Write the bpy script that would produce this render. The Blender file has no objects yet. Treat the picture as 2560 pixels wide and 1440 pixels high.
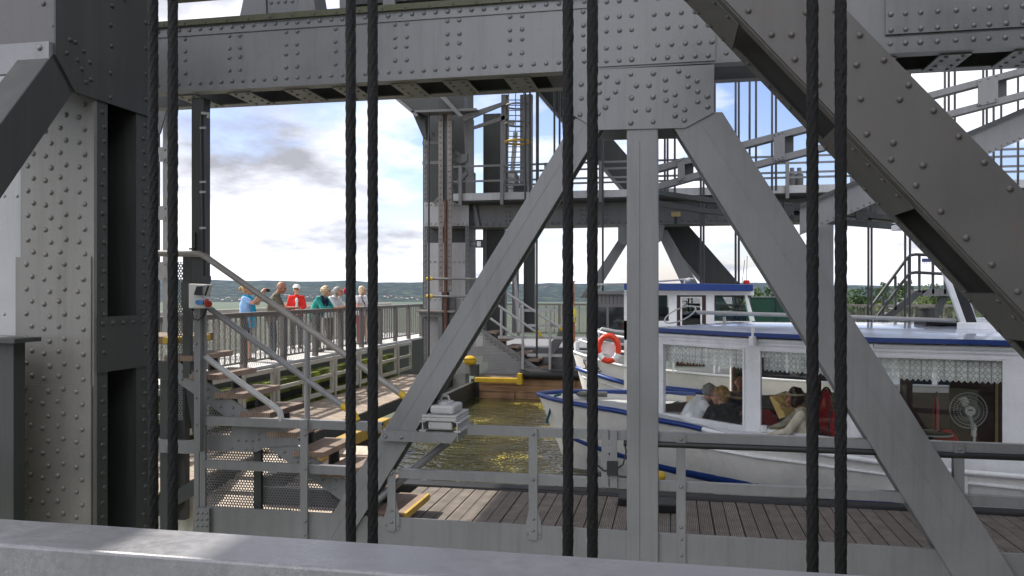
import bpy, bmesh, math, random
from mathutils import Vector, Matrix
random.seed(7)
SC = bpy.context.scene
COL = SC.collection
R = math.radians
# ------------------------------------------------------------------ camera, world, sun
F = 1991.0; YH = 728.0; TH = math.atan(0.2); CT = math.cos(TH); ST = math.sin(TH)
cam_d = bpy.data.cameras.new('camera'); cam = bpy.data.objects.new('camera', cam_d); COL.objects.link(cam)
cam_d.sensor_width = 36; cam_d.lens = F/2560*36; cam_d.shift_y = 8/2560
cam_d.clip_start = 0.05; cam_d.clip_end = 60000
cam.location = (0, 0, 0); cam.rotation_euler = (R(90), 0, TH)
SC.camera = cam
SC.unit_settings.scale_length = 0.9
SUN_EL = 43.0; SUN_AZ_X, SUN_AZ_Y = -0.94, 0.34      # where the sun stands, seen from above
sd = bpy.data.lights.new('sun', 'SUN'); so = bpy.data.objects.new('sun', sd); COL.objects.link(so)
sd.energy = 3.4; sd.angle = R(0.5); sd.color = (1, .945, .86)
_h = math.hypot(SUN_AZ_X, SUN_AZ_Y)
sdir = Vector((SUN_AZ_X/_h*math.cos(R(SUN_EL)), SUN_AZ_Y/_h*math.cos(R(SUN_EL)), math.sin(R(SUN_EL))))
so.rotation_euler = sdir.to_track_quat('Z', 'Y').to_euler()
so.location = (-20, 5, 30)
SC.view_settings.view_transform = 'Standard'; SC.view_settings.look = 'None'
SC.view_settings.exposure = 1.15; SC.view_settings.gamma = 1.0
W = bpy.data.worlds.new('World'); SC.world = W; W.use_nodes = True
nt = W.node_tree; N = nt.nodes; L = nt.links; N.clear()
def nn(t, **k):
    n = N.new(t)
    for a, b in k.items(): setattr(n, a, b)
    return n
sky = nn('ShaderNodeTexSky', sky_type='NISHITA'); sky.sun_disc = False
sky.sun_elevation = R(SUN_EL); sky.sun_rotation = math.atan2(SUN_AZ_X, SUN_AZ_Y)
sky.air_density = 1.0; sky.dust_density = 0.6; sky.ozone_density = 1.2
bg1 = nn('ShaderNodeBackground'); bg1.inputs[1].default_value = 0.08; tint = nn('ShaderNodeMix', data_type='RGBA', blend_type='MULTIPLY'); tint.inputs[0].default_value = 1; tint.inputs[7].default_value = (.98, .93, 1.12, 1)
L.new(sky.outputs[0], tint.inputs[6]); L.new(tint.outputs[2], bg1.inputs[0])
tc = nn('ShaderNodeTexCoord'); sx = nn('ShaderNodeSeparateXYZ'); L.new(tc.outputs['Generated'], sx.inputs[0])
def wm(op, a, b=None, c=None):
    m = nn('ShaderNodeMath', operation=op)
    for i, q in enumerate((a, b, c)):
        if q is None: continue
        if isinstance(q, (int, float)): m.inputs[i].default_value = q
        else: L.new(q, m.inputs[i])
    return m.outputs[0]
zz = wm('ADD', wm('MAXIMUM', sx.outputs[2], 0.0), 0.24)
cx = nn('ShaderNodeCombineXYZ'); L.new(wm('DIVIDE', sx.outputs[0], zz), cx.inputs[0]); L.new(wm('DIVIDE', sx.outputs[1], zz), cx.inputs[1]); cx.inputs[2].default_value = 3.1
def wnoise(scale, detail, rough, off):
    mp = nn('ShaderNodeMapping'); mp.inputs['Location'].default_value = off; L.new(cx.outputs[0], mp.inputs[0])
    n = nn('ShaderNodeTexNoise'); n.inputs['Scale'].default_value = scale; n.inputs['Detail'].default_value = detail; n.inputs['Roughness'].default_value = rough
    L.new(mp.outputs[0], n.inputs['Vector']); return n.outputs[0]
def wramp(src, stops):
    r = nn('ShaderNodeValToRGB'); L.new(src, r.inputs[0]); e = r.color_ramp.elements
    while len(e) > len(stops): e.remove(e[-1])
    while len(e) < len(stops): e.new(.5)
    for q, (p, c) in zip(e, stops): q.position = p; q.color = c if len(c) == 4 else (*c, 1)
    return r.outputs[0]
n1 = wnoise(1.15, 9, .55, (7.0, 3.6, 7)); n2 = wnoise(1.3, 8, .56, (7.5, 2.2, 2))
low = wm('MULTIPLY', wm('SUBTRACT', 1.0, wm('MINIMUM', wm('MULTIPLY', wm('MAXIMUM', sx.outputs[2], 0.0), 7.0), 1.0)), .10)
cover = wramp(wm('ADD', n1, low), [(.44, (0, 0, 0)), (.54, (1, 1, 1))])
shade = wramp(n2, [(.35, (.23, .235, .26)), (.42, (.38, .39, .43)), (.50, (.60, .60, .63))])
bg2 = nn('ShaderNodeBackground'); L.new(wm('ADD', 1.0, wm('MULTIPLY', wm('MAXIMUM', wm('MULTIPLY', sx.outputs[1], -1.0), 0.0), 1.7)), bg2.inputs[1]); L.new(shade, bg2.inputs[0])
mx = nn('ShaderNodeMixShader'); L.new(cover, mx.inputs[0]); L.new(bg1.outputs[0], mx.inputs[1]); L.new(bg2.outputs[0], mx.inputs[2])
wo = nn('ShaderNodeOutputWorld'); L.new(mx.outputs[0], wo.inputs[0])
SC.cycles.max_bounces = 8; SC.cycles.transparent_max_bounces = 24; SC.cycles.volume_bounces = 0
SC.cycles.use_denoising = True

# ------------------------------------------------------------------ photo pixel -> building coordinates
def aY(x, y, Y):
    u = (x-1280)/F; k = u*ST+CT; Z = Y/k
    return Vector((Y*(u*CT-ST)/k, Y, (YH-y)/F*Z))
def aX(x, y, X):
    u = (x-1280)/F; Y = X*(u*ST+CT)/(u*CT-ST)
    return aY(x, y, Y)
def aZ(x, y, z):
    u = (x-1280)/F; Z = z*F/(YH-y)
    return Vector((Z*(u*CT-ST), Z*(u*ST+CT), z))
def pX(x, Y): return aY(x, 0, Y).x
def pz(x, y, Y): return aY(x, y, Y).z

# ------------------------------------------------------------------ mesh builder
OFF = {}
def basis(d, up=(0, 0, 1)):
    d = Vector(d).normalized(); u = Vector(up)
    if abs(d.dot(u)) > .995: u = Vector((1, 0, 0))
    s = d.cross(u).normalized(); return d, s, s.cross(d).normalized()
class MB:
    def __init__(s): s.v = []; s.f = []; s.sm = []; s.grime = set()
    def add(s, vs, fs, sm=False):
        b = len(s.v); s.v += [tuple(q) for q in vs]
        for f in fs: s.f.append(tuple(b+i for i in f)); s.sm.append(sm)
        return s
    def box(s, x0, x1, y0, y1, z0, z1):
        x0, x1 = sorted((x0, x1)); y0, y1 = sorted((y0, y1)); z0, z1 = sorted((z0, z1))
        return s.add([(x0,y0,z0),(x1,y0,z0),(x1,y1,z0),(x0,y1,z0),(x0,y0,z1),(x1,y0,z1),(x1,y1,z1),(x0,y1,z1)],
              [(0,3,2,1),(4,5,6,7),(0,1,5,4),(1,2,6,5),(2,3,7,6),(3,0,4,7)])
    def prism(s, poly, ax, lo, hi):
        lo, hi = sorted((lo, hi)); n = len(poly)
        g = {'y': lambda a, b, c: (a, c, b), 'x': lambda a, b, c: (c, a, b), 'z': lambda a, b, c: (a, b, c)}[ax]
        area = sum(poly[i][0]*poly[(i+1) % n][1]-poly[(i+1) % n][0]*poly[i][1] for i in range(n))
        if (area > 0) == (ax == 'y'): poly = poly[::-1]
        # after this, lo cap normal points to -axis when reversed
        vs = [g(a, b, lo) for a, b in poly]+[g(a, b, hi) for a, b in poly]
        fs = [tuple(range(n-1, -1, -1)), tuple(range(n, 2*n))]+[(i, (i+1) % n, n+(i+1) % n, n+i) for i in range(n)]
        return s.add(vs, fs)
    def bar(s, p0, p1, w, h, up=(0, 0, 1)):      # w across, h along up
        p0, p1 = Vector(p0), Vector(p1); d, a, b = basis(p1-p0, up)
        vs = []
        for p in (p0, p1):
            for i, j in ((-1,-1),(1,-1),(1,1),(-1,1)): vs.append(p+a*(w/2*i)+b*(h/2*j))
        return s.add(vs, [(3,2,1,0),(4,5,6,7),(0,1,5,4),(1,2,6,5),(2,3,7,6),(3,0,4,7)])
    def tube(s, pts, r, n=8, cap=True, close=False):
        pts = [Vector(p) for p in pts]; m = len(pts); vs = []; fs = []
        rr = r if isinstance(r, (list, tuple)) else [r]*m; prev = None
        for i, p in enumerate(pts):
            if close: t = pts[(i+1) % m]-pts[i-1]
            else: t = pts[min(i+1, m-1)]-pts[max(i-1, 0)]
            t.normalize()
            if prev is None: _, a, b = basis(t)
            else:
                a = (prev-t*prev.dot(t)).normalized(); b = a.cross(t).normalized()*-1
                b = t.cross(a)*-1
            prev = a; b = t.cross(a)
            for k in range(n):
                q = 2*math.pi*k/n; vs.append(p+(a*math.cos(q)+b*math.sin(q))*rr[i])
        for i in range(m if close else m-1):
            j = (i+1) % m
            for k in range(n): fs.append((i*n+k, i*n+(k+1) % n, j*n+(k+1) % n, j*n+k))
        s.add(vs, fs, True)
        if cap and not close: s.add(vs[:n], [tuple(range(n-1, -1, -1))]); s.add(vs[-n:], [tuple(range(n))])
        return s
    def cyl(s, p0, p1, r, n=12, r1=None): return s.tube([p0, p1], [r, r if r1 is None else r1], n)
    def ell(s, c, r, n=12, m=8, rot=None):
        c = Vector(c); r = (r, r, r) if isinstance(r, (int, float)) else r; vs = []; fs = []
        for i in range(m+1):
            ph = math.pi*i/m
            for k in range(n):
                q = 2*math.pi*k/n; p = Vector((r[0]*math.sin(ph)*math.cos(q), r[1]*math.sin(ph)*math.sin(q), r[2]*math.cos(ph)))
                if rot: p = rot @ p
                vs.append(c+p)
        for i in range(m):
            for k in range(n):
                a, b = i*n+k, i*n+(k+1) % n
                if i == 0: fs.append((a, a+n, b+n))
                elif i == m-1: fs.append((a, a+n, b))
                else: fs.append((a, a+n, b+n, b))
        return s.add(vs, fs, True)
    def caps(s, p0, p1, r0, r1, n=12):
        p0, p1 = Vector(p0), Vector(p1); d, a, b = basis(p1-p0); vs = []; fs = []; rings = []
        for t in (0, .35, .7, 1): ph = math.pi/2*t; rings.append((p0-d*r0*math.cos(ph), r0*math.sin(ph)+1e-4))
        for t in (0, .3, .65, 1): ph = math.pi/2*t; rings.append((p1+d*r1*math.sin(ph), r1*math.cos(ph)+1e-4))
        for p, r in rings:
            for k in range(n): q = 2*math.pi*k/n; vs.append(p+(a*math.cos(q)+b*math.sin(q))*r)
        for i in range(len(rings)-1):
            for k in range(n): fs.append((i*n+k, i*n+(k+1) % n, (i+1)*n+(k+1) % n, (i+1)*n+k))
        fs.append(tuple(range(n-1, -1, -1))); fs.append(tuple((len(rings)-1)*n+k for k in range(n)))
        return s.add(vs, fs, True)
    def rivet(s, p, nrm, r=.021, h=None):
        p = Vector(p); d, a, b = basis(nrm); h = h or r*.80; r = r*random.uniform(.95, 1.06); n = 8; vs = []; fs = []
        for rr, hh in ((1, -.001), (.93, .45), (.62, .85)):
            for k in range(n): q = 2*math.pi*k/n; vs.append(p+(a*math.cos(q)+b*math.sin(q))*r*rr+d*h*hh)
        vs.append(p+d*h)
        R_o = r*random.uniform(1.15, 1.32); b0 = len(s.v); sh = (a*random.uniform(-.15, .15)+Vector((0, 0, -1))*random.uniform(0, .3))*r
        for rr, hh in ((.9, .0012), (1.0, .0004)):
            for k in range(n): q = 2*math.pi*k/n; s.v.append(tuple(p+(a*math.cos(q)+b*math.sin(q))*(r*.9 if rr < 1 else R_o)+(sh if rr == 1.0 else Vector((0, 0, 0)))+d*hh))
        for k in range(n): s.grime.add(len(s.f)); s.f.append((b0+k, b0+(k+1) % n, b0+n+(k+1) % n, b0+n+k)); s.sm.append(False)  # dark ring standing in for the shade around each rivet head
        for i in range(2):
            for k in range(n): fs.append((i*n+k, i*n+(k+1) % n, (i+1)*n+(k+1) % n, (i+1)*n+k))
        for k in range(n): fs.append((2*n+k, 2*n+(k+1) % n, 3*n))
        return s.add(vs, fs, True)
    def row(s, p0, p1, step, nrm, r=.021):
        p0, p1 = Vector(p0), Vector(p1); n = max(1, round((p1-p0).length/step))
        for i in range(n+1): s.rivet(p0.lerp(p1, i/n), nrm, r)
        return s
    def build(s, name, mat, parent=None, bevel=0, smooth=None, world=True):
        me = bpy.data.meshes.new(name); off = Vector((0, 0, 0))
        if parent is not None and world: off = OFF.get(parent.name, Vector((0, 0, 0)))
        base = None
        if parent is None:
            xs = [v[0] for v in s.v]; ys = [v[1] for v in s.v]; zs = [v[2] for v in s.v]
            off = base = Vector(((min(xs)+max(xs))/2, (min(ys)+max(ys))/2, min(zs)))
        me.from_pydata([(v[0]-off.x, v[1]-off.y, v[2]-off.z) for v in s.v], [], s.f)
        me.polygons.foreach_set('use_smooth', s.sm if smooth is None else [smooth]*len(s.f))
        me.materials.append(mat)
        if s.grime:
            me.materials.append(M['shade_ring_w'] if 'warm' in mat.name or 'brown' in mat.name else M['grime']); me.polygons.foreach_set('material_index', [1 if i in s.grime else 0 for i in range(len(s.f))])
        b = bmesh.new(); b.from_mesh(me); bmesh.ops.recalc_face_normals(b, faces=b.faces); b.to_mesh(me); b.free(); me.update()
        o = bpy.data.objects.new(name, me); COL.objects.link(o)
        if parent is not None: o.parent = parent; OFF[o.name] = OFF.get(parent.name, Vector((0, 0, 0)))
        else: o.location = base; OFF[o.name] = base
        if bevel:
            m = o.modifiers.new('bevel', 'BEVEL'); m.width = bevel; m.segments = 2; m.limit_method = 'ANGLE'; m.angle_limit = R(40)
        return o
def tag(o, label=None, cat=None, group=None, kind=None):
    if label: o['label'] = label
    if cat: o['category'] = cat
    if group: o['group'] = group
    if kind: o['kind'] = kind
    return o
def thing(name, label, cat, loc=(0, 0, 0), group=None, rz=0):
    o = bpy.data.objects.new(name, None); COL.objects.link(o); o.location = loc; o.rotation_euler = (0, 0, rz)
    o.empty_display_size = .2
    OFF[o.name] = Vector(loc); return tag(o, label, cat, group)
def dup(o, loc, label=None):
    c = o.copy(); COL.objects.link(c); c.location = loc
    if label: c['label'] = label
    for ch in o.children:
        d = ch.copy(); COL.objects.link(d); d.parent = c
        for g in ch.children: e = g.copy(); COL.objects.link(e); e.parent = d
    return c

# ------------------------------------------------------------------ materials
class MT:
    def __init__(s, name):
        s.m = bpy.data.materials.new(name); s.m.use_nodes = True; s.t = s.m.node_tree; s.N = s.t.nodes; s.L = s.t.links
        s.b = s.N['Principled BSDF']; s.out = s.N['Material Output']; s._c = None
    def n(s, t, **k):
        n = s.N.new(t)
        for a, b in k.items(): setattr(n, a, b)
        return n
    def co(s, scale=(1, 1, 1), rot=(0, 0, 0)):
        g = s.n('ShaderNodeNewGeometry'); mp = s.n('ShaderNodeMapping'); mp.inputs['Scale'].default_value = scale; mp.inputs['Rotation'].default_value = rot
        s.L.new(g.outputs['Position'], mp.inputs[0]); return mp.outputs[0]
    def noise(s, scale, detail=5, rough=.55, st=(1, 1, 1)):
        n = s.n('ShaderNodeTexNoise'); n.inputs['Scale'].default_value = scale; n.inputs['Detail'].default_value = detail; n.inputs['Roughness'].default_value = rough
        s.L.new(s.co(st), n.inputs['Vector']); return n.outputs[0]
    def ramp(s, src, stops, interp='LINEAR'):
        r = s.n('ShaderNodeValToRGB'); s.L.new(src, r.inputs[0]); e = r.color_ramp.elements; r.color_ramp.interpolation = interp
        while len(e) < len(stops): e.new(.5)
        for q, (p, c) in zip(e, stops):
            q.position = p; c = (c, c, c) if isinstance(c, (int, float)) else c; q.color = (*c[:3], 1)
        return r.outputs[0]
    def mix(s, fac, a, b, mode='MIX'):
        m = s.n('ShaderNodeMix', data_type='RGBA', blend_type=mode)
        for sock, q in ((m.inputs[0], fac), (m.inputs[6], a), (m.inputs[7], b)):
            if isinstance(q, (int, float)): sock.default_value = q if sock is m.inputs[0] else (q, q, q, 1)
            elif isinstance(q, tuple): sock.default_value = (*q[:3], 1)
            else: s.L.new(q, sock)
        return m.outputs[2]
    def math(s, op, a, b=None, c=None):
        m = s.n('ShaderNodeMath', operation=op)
        for i, q in enumerate((a, b, c)):
            if q is None: continue
            if isinstance(q, (int, float)): m.inputs[i].default_value = q
            else: s.L.new(q, m.inputs[i])
        return m.outputs[0]
    def col(s, src):
        if isinstance(src, tuple): s.b.inputs['Base Color'].default_value = (*src[:3], 1)
        else: s.L.new(src, s.b.inputs['Base Color'])
    def rgh(s, src):
        if isinstance(src, (int, float)): s.b.inputs['Roughness'].default_value = src
        else: s.L.new(src, s.b.inputs['Roughness'])
    def bump(s, src, strength=.3, dist=.01):
        b = s.n('ShaderNodeBump'); b.inputs['Strength'].default_value = strength; b.inputs['Distance'].default_value = dist
        s.L.new(src, b.inputs['Height']); s.L.new(b.outputs[0], s.b.inputs['Normal'])
    def alpha(s, fac):
        tr = s.n('ShaderNodeBsdfTransparent'); m = s.n('ShaderNodeMixShader'); s.L.new(fac, m.inputs[0])
        s.L.new(tr.outputs[0], m.inputs[1]); s.L.new(s.b.outputs[0], m.inputs[2]); s.L.new(m.outputs[0], s.out.inputs[0])
def paint(name, c, rough=.45, dirt=.35, dirtc=(.09, .085, .075), streak=True, rust=0, bumpv=.12, metal=0):
    t = MT(name); n = t.noise(1.3, 6, .6); fine = t.noise(60, 3, .6)
    v = t.ramp(n, [(.3, tuple(q*.86 for q in c)), (.7, tuple(q*1.08 for q in c))])
    if streak:
        st = t.noise(9, 6, .68, (1, 1, .07)); f = t.ramp(st, [(.48, 0), (.74, 1)]); v = t.mix(t.math('MULTIPLY', f, dirt), v, dirtc)
    sp = t.noise(28, 4, .7); f2 = t.ramp(sp, [(.64, 0), (.75, 1)]); v = t.mix(t.math('MULTIPLY', f2, dirt*.6), v, dirtc)
    if rust:
        rn = t.noise(3.2, 8, .7); f3 = t.ramp(rn, [(.60, 0), (.72, 1)]); v = t.mix(t.math('MULTIPLY', f3, rust), v, (.16, .055, .02))
        rs = t.noise(14, 6, .7, (1, 1, .12)); f4 = t.ramp(rs, [(.68, 0), (.78, 1)]); v = t.mix(t.math('MULTIPLY', f4, min(.8, rust*2.2)), v, (.13, .055, .025))
    v = t.mix(t.ramp(fine, [(.3, .0), (.7, .10)]), v, (.0, .0, .0)); t.col(v)
    t.rgh(t.ramp(n, [(.3, rough-.08), (.7, min(1, rough+.12))])); t.bump(fine, bumpv, .002); t.b.inputs['Metallic'].default_value = metal
    return t.m
def simple(name, c, rough=.6, var=.12, scale=8, bumpv=.15, bscale=80, metal=0):
    t = MT(name); n = t.noise(scale, 4, .6)
    t.col(t.ramp(n, [(.3, tuple(q*(1-var) for q in c)), (.7, tuple(min(1, q*(1+var)) for q in c))])); t.rgh(rough)
    t.bump(t.noise(bscale, 2), bumpv, .003); t.b.inputs['Metallic'].default_value = metal; return t.m
M = {}
M['steel'] = paint('steel_grey_paint', (.208, .209, .215), .36, .34, (.09, .088, .086), rust=.14)
M['grime'] = simple('rivet_shade', (.085, .083, .088), .7)  # painted shade around the rivets, cool and warm versions
M['shade_ring_w'] = simple('rivet_shade_warm', (.085, .076, .066), .7)
M['steel_far'] = paint('steel_far_paint', (.175, .174, .175), .5, .4, rust=.12)
M['steel_warm'] = paint('steel_warm_bounce', (.195, .188, .172), .45, .4, (.10, .08, .06))  # column front: warm floor bounce is put into the grey paint
M['steel_brown'] = paint('steel_brownish_paint', (.100, .094, .091), .5, .35, (.07, .05, .04), rust=.25)
M['steel_dark_shade'] = paint('steel_dark_shade_paint', (.040, .044, .042), .5, .4)  # grey steel darkened: deep shade is put into the colour
M['steel_rust'] = paint('steel_rusty', (.27, .24, .22), .6, .5, (.12, .07, .05), rust=.5)
def scuffed():
    m_ = paint('beam_scuffed_paint', (.26, .255, .275), .36, .5, (.10, .095, .10), streak=False); return m_
def beam_mat():
    t = MT('beam_scuffed_paint'); n = t.noise(1.1, 6, .6); v = t.ramp(n, [(.3, (.185, .185, .195)), (.7, (.235, .235, .245))])
    m1 = t.noise(14, 7, .75); v = t.mix(t.ramp(m1, [(.42, .28), (.56, 0)]), v, (.11, .108, .11))
    w = t.noise(5.5, 8, .8, (1, 2.2, 1)); rid = t.math('ABSOLUTE', t.math('SUBTRACT', w, .5)); msk = t.ramp(t.noise(1.7, 3), [(.48, 0), (.62, 1)])
    v = t.mix(t.math('MULTIPLY', t.ramp(rid, [(.0, .75), (.012, 0)]), msk), v, (.42, .42, .44))
    s2 = t.noise(70, 3, .7); v = t.mix(t.ramp(s2, [(.66, 0), (.72, .5)]), v, (.40, .40, .40)); v = t.mix(t.ramp(s2, [(.26, .6), (.33, 0)]), v, (.06, .06, .06))
    t.col(v); t.rgh(t.ramp(m1, [(.35, .28), (.65, .5)])); t.bump(t.noise(45, 5, .7), .25, .004); return t.m
M['beam'] = beam_mat()
M['bright'] = paint('galvanised', (.42, .42, .42), .38, .25)
M['cream'] = paint('cream_frame_paint', (.46, .44, .38), .5, .35)
M['white'] = paint('boat_white_paint', (.84, .85, .87), .28, .10, (.35, .33, .28), bumpv=.05)
M['white2'] = paint('boat_cream_paint', (.84, .83, .80), .3, .10, (.4, .36, .3), bumpv=.05)
M['roof'] = paint('boat_roof_sky_tint', (.52, .56, .66), .09, .15, (.3, .3, .3), streak=False, bumpv=.03)  # bluish sky reflection is put into the roof's base colour
M['blue'] = paint('boat_blue_paint', (.012, .045, .22), .32, .12, (.05, .06, .1), bumpv=.05)
M['yellow'] = paint('yellow_paint', (.58, .38, .015), .45, .4, (.2, .12, .03))
M['red'] = simple('red_upholstery', (.42, .012, .02), .75)
M['orange'] = simple('lifebuoy_orange', (.68, .045, .012), .45)
M['wood_dk'] = simple('brown_wood_panel', (.045, .016, .008), .4, .35, 3)
M['black'] = simple('black_rubber', (.012, .012, .014), .5)
M['plastic'] = simple('light_plastic', (.55, .55, .53), .4, .05)
M['skin'] = simple('skin', (.52, .27, .18), .55, .10, 20)
M['skin2'] = simple('skin_tanned', (.42, .19, .12), .55, .10, 20)
M['green'] = paint('green_panel', (.01, .09, .05), .5, .2)
M['glassdk'] = simple('dark_glass', (.02, .025, .03), .06, .1, 3, 0)
M['gold'] = simple('brass_tan', (.36, .26, .10), .5)
M['tan'] = simple('tan_board', (.42, .34, .22), .6)
def cloth(name, c):
    t = MT(name); n = t.noise(5, 5, .6, (1, 1, .6)); t.col(t.ramp(n, [(.35, tuple(q*.72 for q in c)), (.6, c)])); t.rgh(.9)
    t.bump(t.math('ADD', t.noise(8, 3, .5, (1, 1, .45)), t.math('MULTIPLY', t.noise(60, 2), .06)), 1.0, .05); return t.m
def m_cable():
    t = MT('tarred_cable'); n = t.noise(40, 6, .7); t.col(t.ramp(n, [(.35, (.003, .003, .0035)), (.62, (.010, .010, .011)), (.76, (.06, .058, .055))]))
    t.rgh(t.ramp(n, [(.3, .38), (.7, .7)])); t.b.inputs['Specular IOR Level'].default_value = .3; t.bump(t.noise(55, 6, .75), 1.0, .014); return t.m
M['cable'] = m_cable()
M['thin'] = simple('thin_cable_grease', (.03, .03, .032), .5)
def m_boards(name, axis, c, pitch=.0125, var=.3, plank=.155):
    # grooved boards: ribs run along their length; `axis` is the direction across the boards
    t = MT(name); g = t.n('ShaderNodeNewGeometry'); s = t.n('ShaderNodeSeparateXYZ'); t.L.new(g.outputs['Position'], s.inputs[0])
    a = s.outputs[axis]; f = t.math('FRACT', t.math('DIVIDE', a, pitch)); tri = t.math('ABSOLUTE', t.math('SUBTRACT', f, .5))
    idx = t.math('FLOOR', t.math('DIVIDE', a, plank)); wn = t.n('ShaderNodeTexWhiteNoise', noise_dimensions='1D'); t.L.new(idx, wn.inputs['W'])
    n = t.noise(5, 6, .65, (1, 1, 1)); v = t.ramp(n, [(.3, tuple(q*(1-var) for q in c)), (.7, tuple(q*(1+var) for q in c))])
    v = t.mix(t.math('MULTIPLY', wn.outputs[0], .45), v, tuple(q*.5 for q in c))
    gr = t.ramp(tri, [(.10, 1), (.22, 0)]); v = t.mix(t.math('MULTIPLY', gr, .75), v, tuple(q*.18 for q in c))
    t.col(v); t.rgh(.75); t.bump(t.ramp(tri, [(.10, 0), (.3, 1)]), .8, .006); return t.m
M['boards'] = m_boards('grooved_deck_boards', 0, (.225, .19, .16), .021, .38)
M['tread'] = m_boards('grooved_tread_boards', 0, (.34, .245, .185), .021)
M['sunlit_boards'] = m_boards('sunlit_deck_boards', 1, (.44, .35, .27), .03)  # sunlight on the lower deck is put into this paler board colour
def m_wood(name, c, st=(.5, .5, 8), dark=.35):
    t = MT(name); n = t.noise(3.2, 9, .7, st); v = t.ramp(n, [(.3, tuple(q*dark for q in c)), (.5, c), (.72, tuple(q*1.4 for q in c))])
    k = t.noise(2.2, 3, .5); v = t.mix(t.ramp(k, [(.45, 0), (.7, .55)]), v, tuple(q*.25 for q in c)); t.col(v); t.rgh(.7); t.bump(n, .5, .01); return t.m
M['planks'] = m_wood('larch_planks', (.33, .19, .10), (.35, .35, 14), .22)
M['ywood'] = paint('yellow_timber', (.52, .33, .06), .6, .5, (.12, .08, .03))
def m_moss():
    t = MT('mossy_timber'); n = t.noise(2.0, 7, .7); up = t.n('ShaderNodeNewGeometry'); s = t.n('ShaderNodeSeparateXYZ'); t.L.new(up.outputs['Normal'], s.inputs[0])
    c = t.ramp(n, [(.3, (.03, .03, .01)), (.5, (.10, .13, .012)), (.68, (.30, .36, .02))]); t.col(c)
    t.rgh(.9); t.bump(t.noise(20, 6, .7), .8, .02); return t.m
M['moss'] = m_moss()
def m_glass(name, tint=(.88, .92, .91), ior=1.5, rough=0.0):
    t = MT(name); t.N.remove(t.b); tr = t.n('ShaderNodeBsdfTransparent'); tr.inputs[0].default_value = (*tint, 1)
    gl = t.n('ShaderNodeBsdfGlossy'); gl.inputs['Roughness'].default_value = rough; gl.inputs[0].default_value = (1, 1, 1, 1)
    lw = t.n('ShaderNodeLayerWeight'); lw.inputs[0].default_value = .5; f0 = ((ior-1)/(ior+1))**2
    fr = t.math('ADD', f0, t.math('MULTIPLY', t.math('POWER', lw.outputs['Facing'], 5.0), 1-f0)); m = t.n('ShaderNodeMixShader'); t.L.new(fr, m.inputs[0])
    t.L.new(tr.outputs[0], m.inputs[1]); t.L.new(gl.outputs[0], m.inputs[2]); t.L.new(m.outputs[0], t.out.inputs[0]); return t.m
M['glass'] = m_glass('window_glass', (.94, .95, .94), 1.42)
M['glass_tint'] = m_glass('tinted_window_glass', (.35, .42, .42), 1.7)
def m_perf(name, ax0, ax1, pitch, rad, c, ang=0):
    t = MT(name); g = t.n('ShaderNodeNewGeometry'); s = t.n('ShaderNodeSeparateXYZ'); t.L.new(g.outputs['Position'], s.inputs[0])
    A, B = s.outputs[ax0], s.outputs[ax1]; h = pitch*.866
    def cell(oa, ob):
        fa = t.math('SUBTRACT', t.math('FRACT', t.math('ADD', t.math('DIVIDE', A, pitch), oa+100)), .5)
        fb = t.math('SUBTRACT', t.math('FRACT', t.math('ADD', t.math('DIVIDE', B, 2*h), ob+100)), .5)
        fa = t.math('MULTIPLY', fa, pitch); fb = t.math('MULTIPLY', fb, 2*h)
        return t.math('SQRT', t.math('ADD', t.math('MULTIPLY', fa, fa), t.math('MULTIPLY', fb, fb)))
    d = t.math('MINIMUM', cell(0, 0), cell(.5, .5)); t.alpha(t.math('GREATER_THAN', d, rad))
    n = t.noise(3, 5); t.col(t.ramp(n, [(.3, tuple(q*.8 for q in c)), (.7, c)])); t.rgh(.5); return t.m
M['perf'] = m_perf('perforated_sheet', 0, 2, .034, .0115, (.15, .15, .16))
M['perf_y'] = m_perf('perforated_sheet_side', 1, 2, .034, .0115, (.14, .14, .15))
M['perf_far'] = m_perf('perforated_sheet_far', 0, 2, .05, .012, (.30, .30, .30))
def m_mesh(name, ax, pitch, wd, c, slope=.62):
    t = MT(name); g = t.n('ShaderNodeNewGeometry'); s = t.n('ShaderNodeSeparateXYZ'); t.L.new(g.outputs['Position'], s.inputs[0])
    A, B = s.outputs[ax], t.math('MULTIPLY', s.outputs[2], slope)
    def ln(q):
        f = t.math('ABSOLUTE', t.math('SUBTRACT', t.math('FRACT', t.math('DIVIDE', t.math('ADD', q, 100), pitch)), .5)); return t.math('LESS_THAN', f, wd)
    t.alpha(t.math('MAXIMUM', ln(t.math('ADD', A, B)), ln(t.math('SUBTRACT', A, B)))); t.col(c); t.rgh(.5); return t.m
M['net_y'] = m_mesh('wire_mesh_along_walkway', 1, .085, .042, (.32, .31, .30))
M['net_x'] = m_mesh('wire_mesh_across', 0, .075, .085, (.22, .21, .20))
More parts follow.
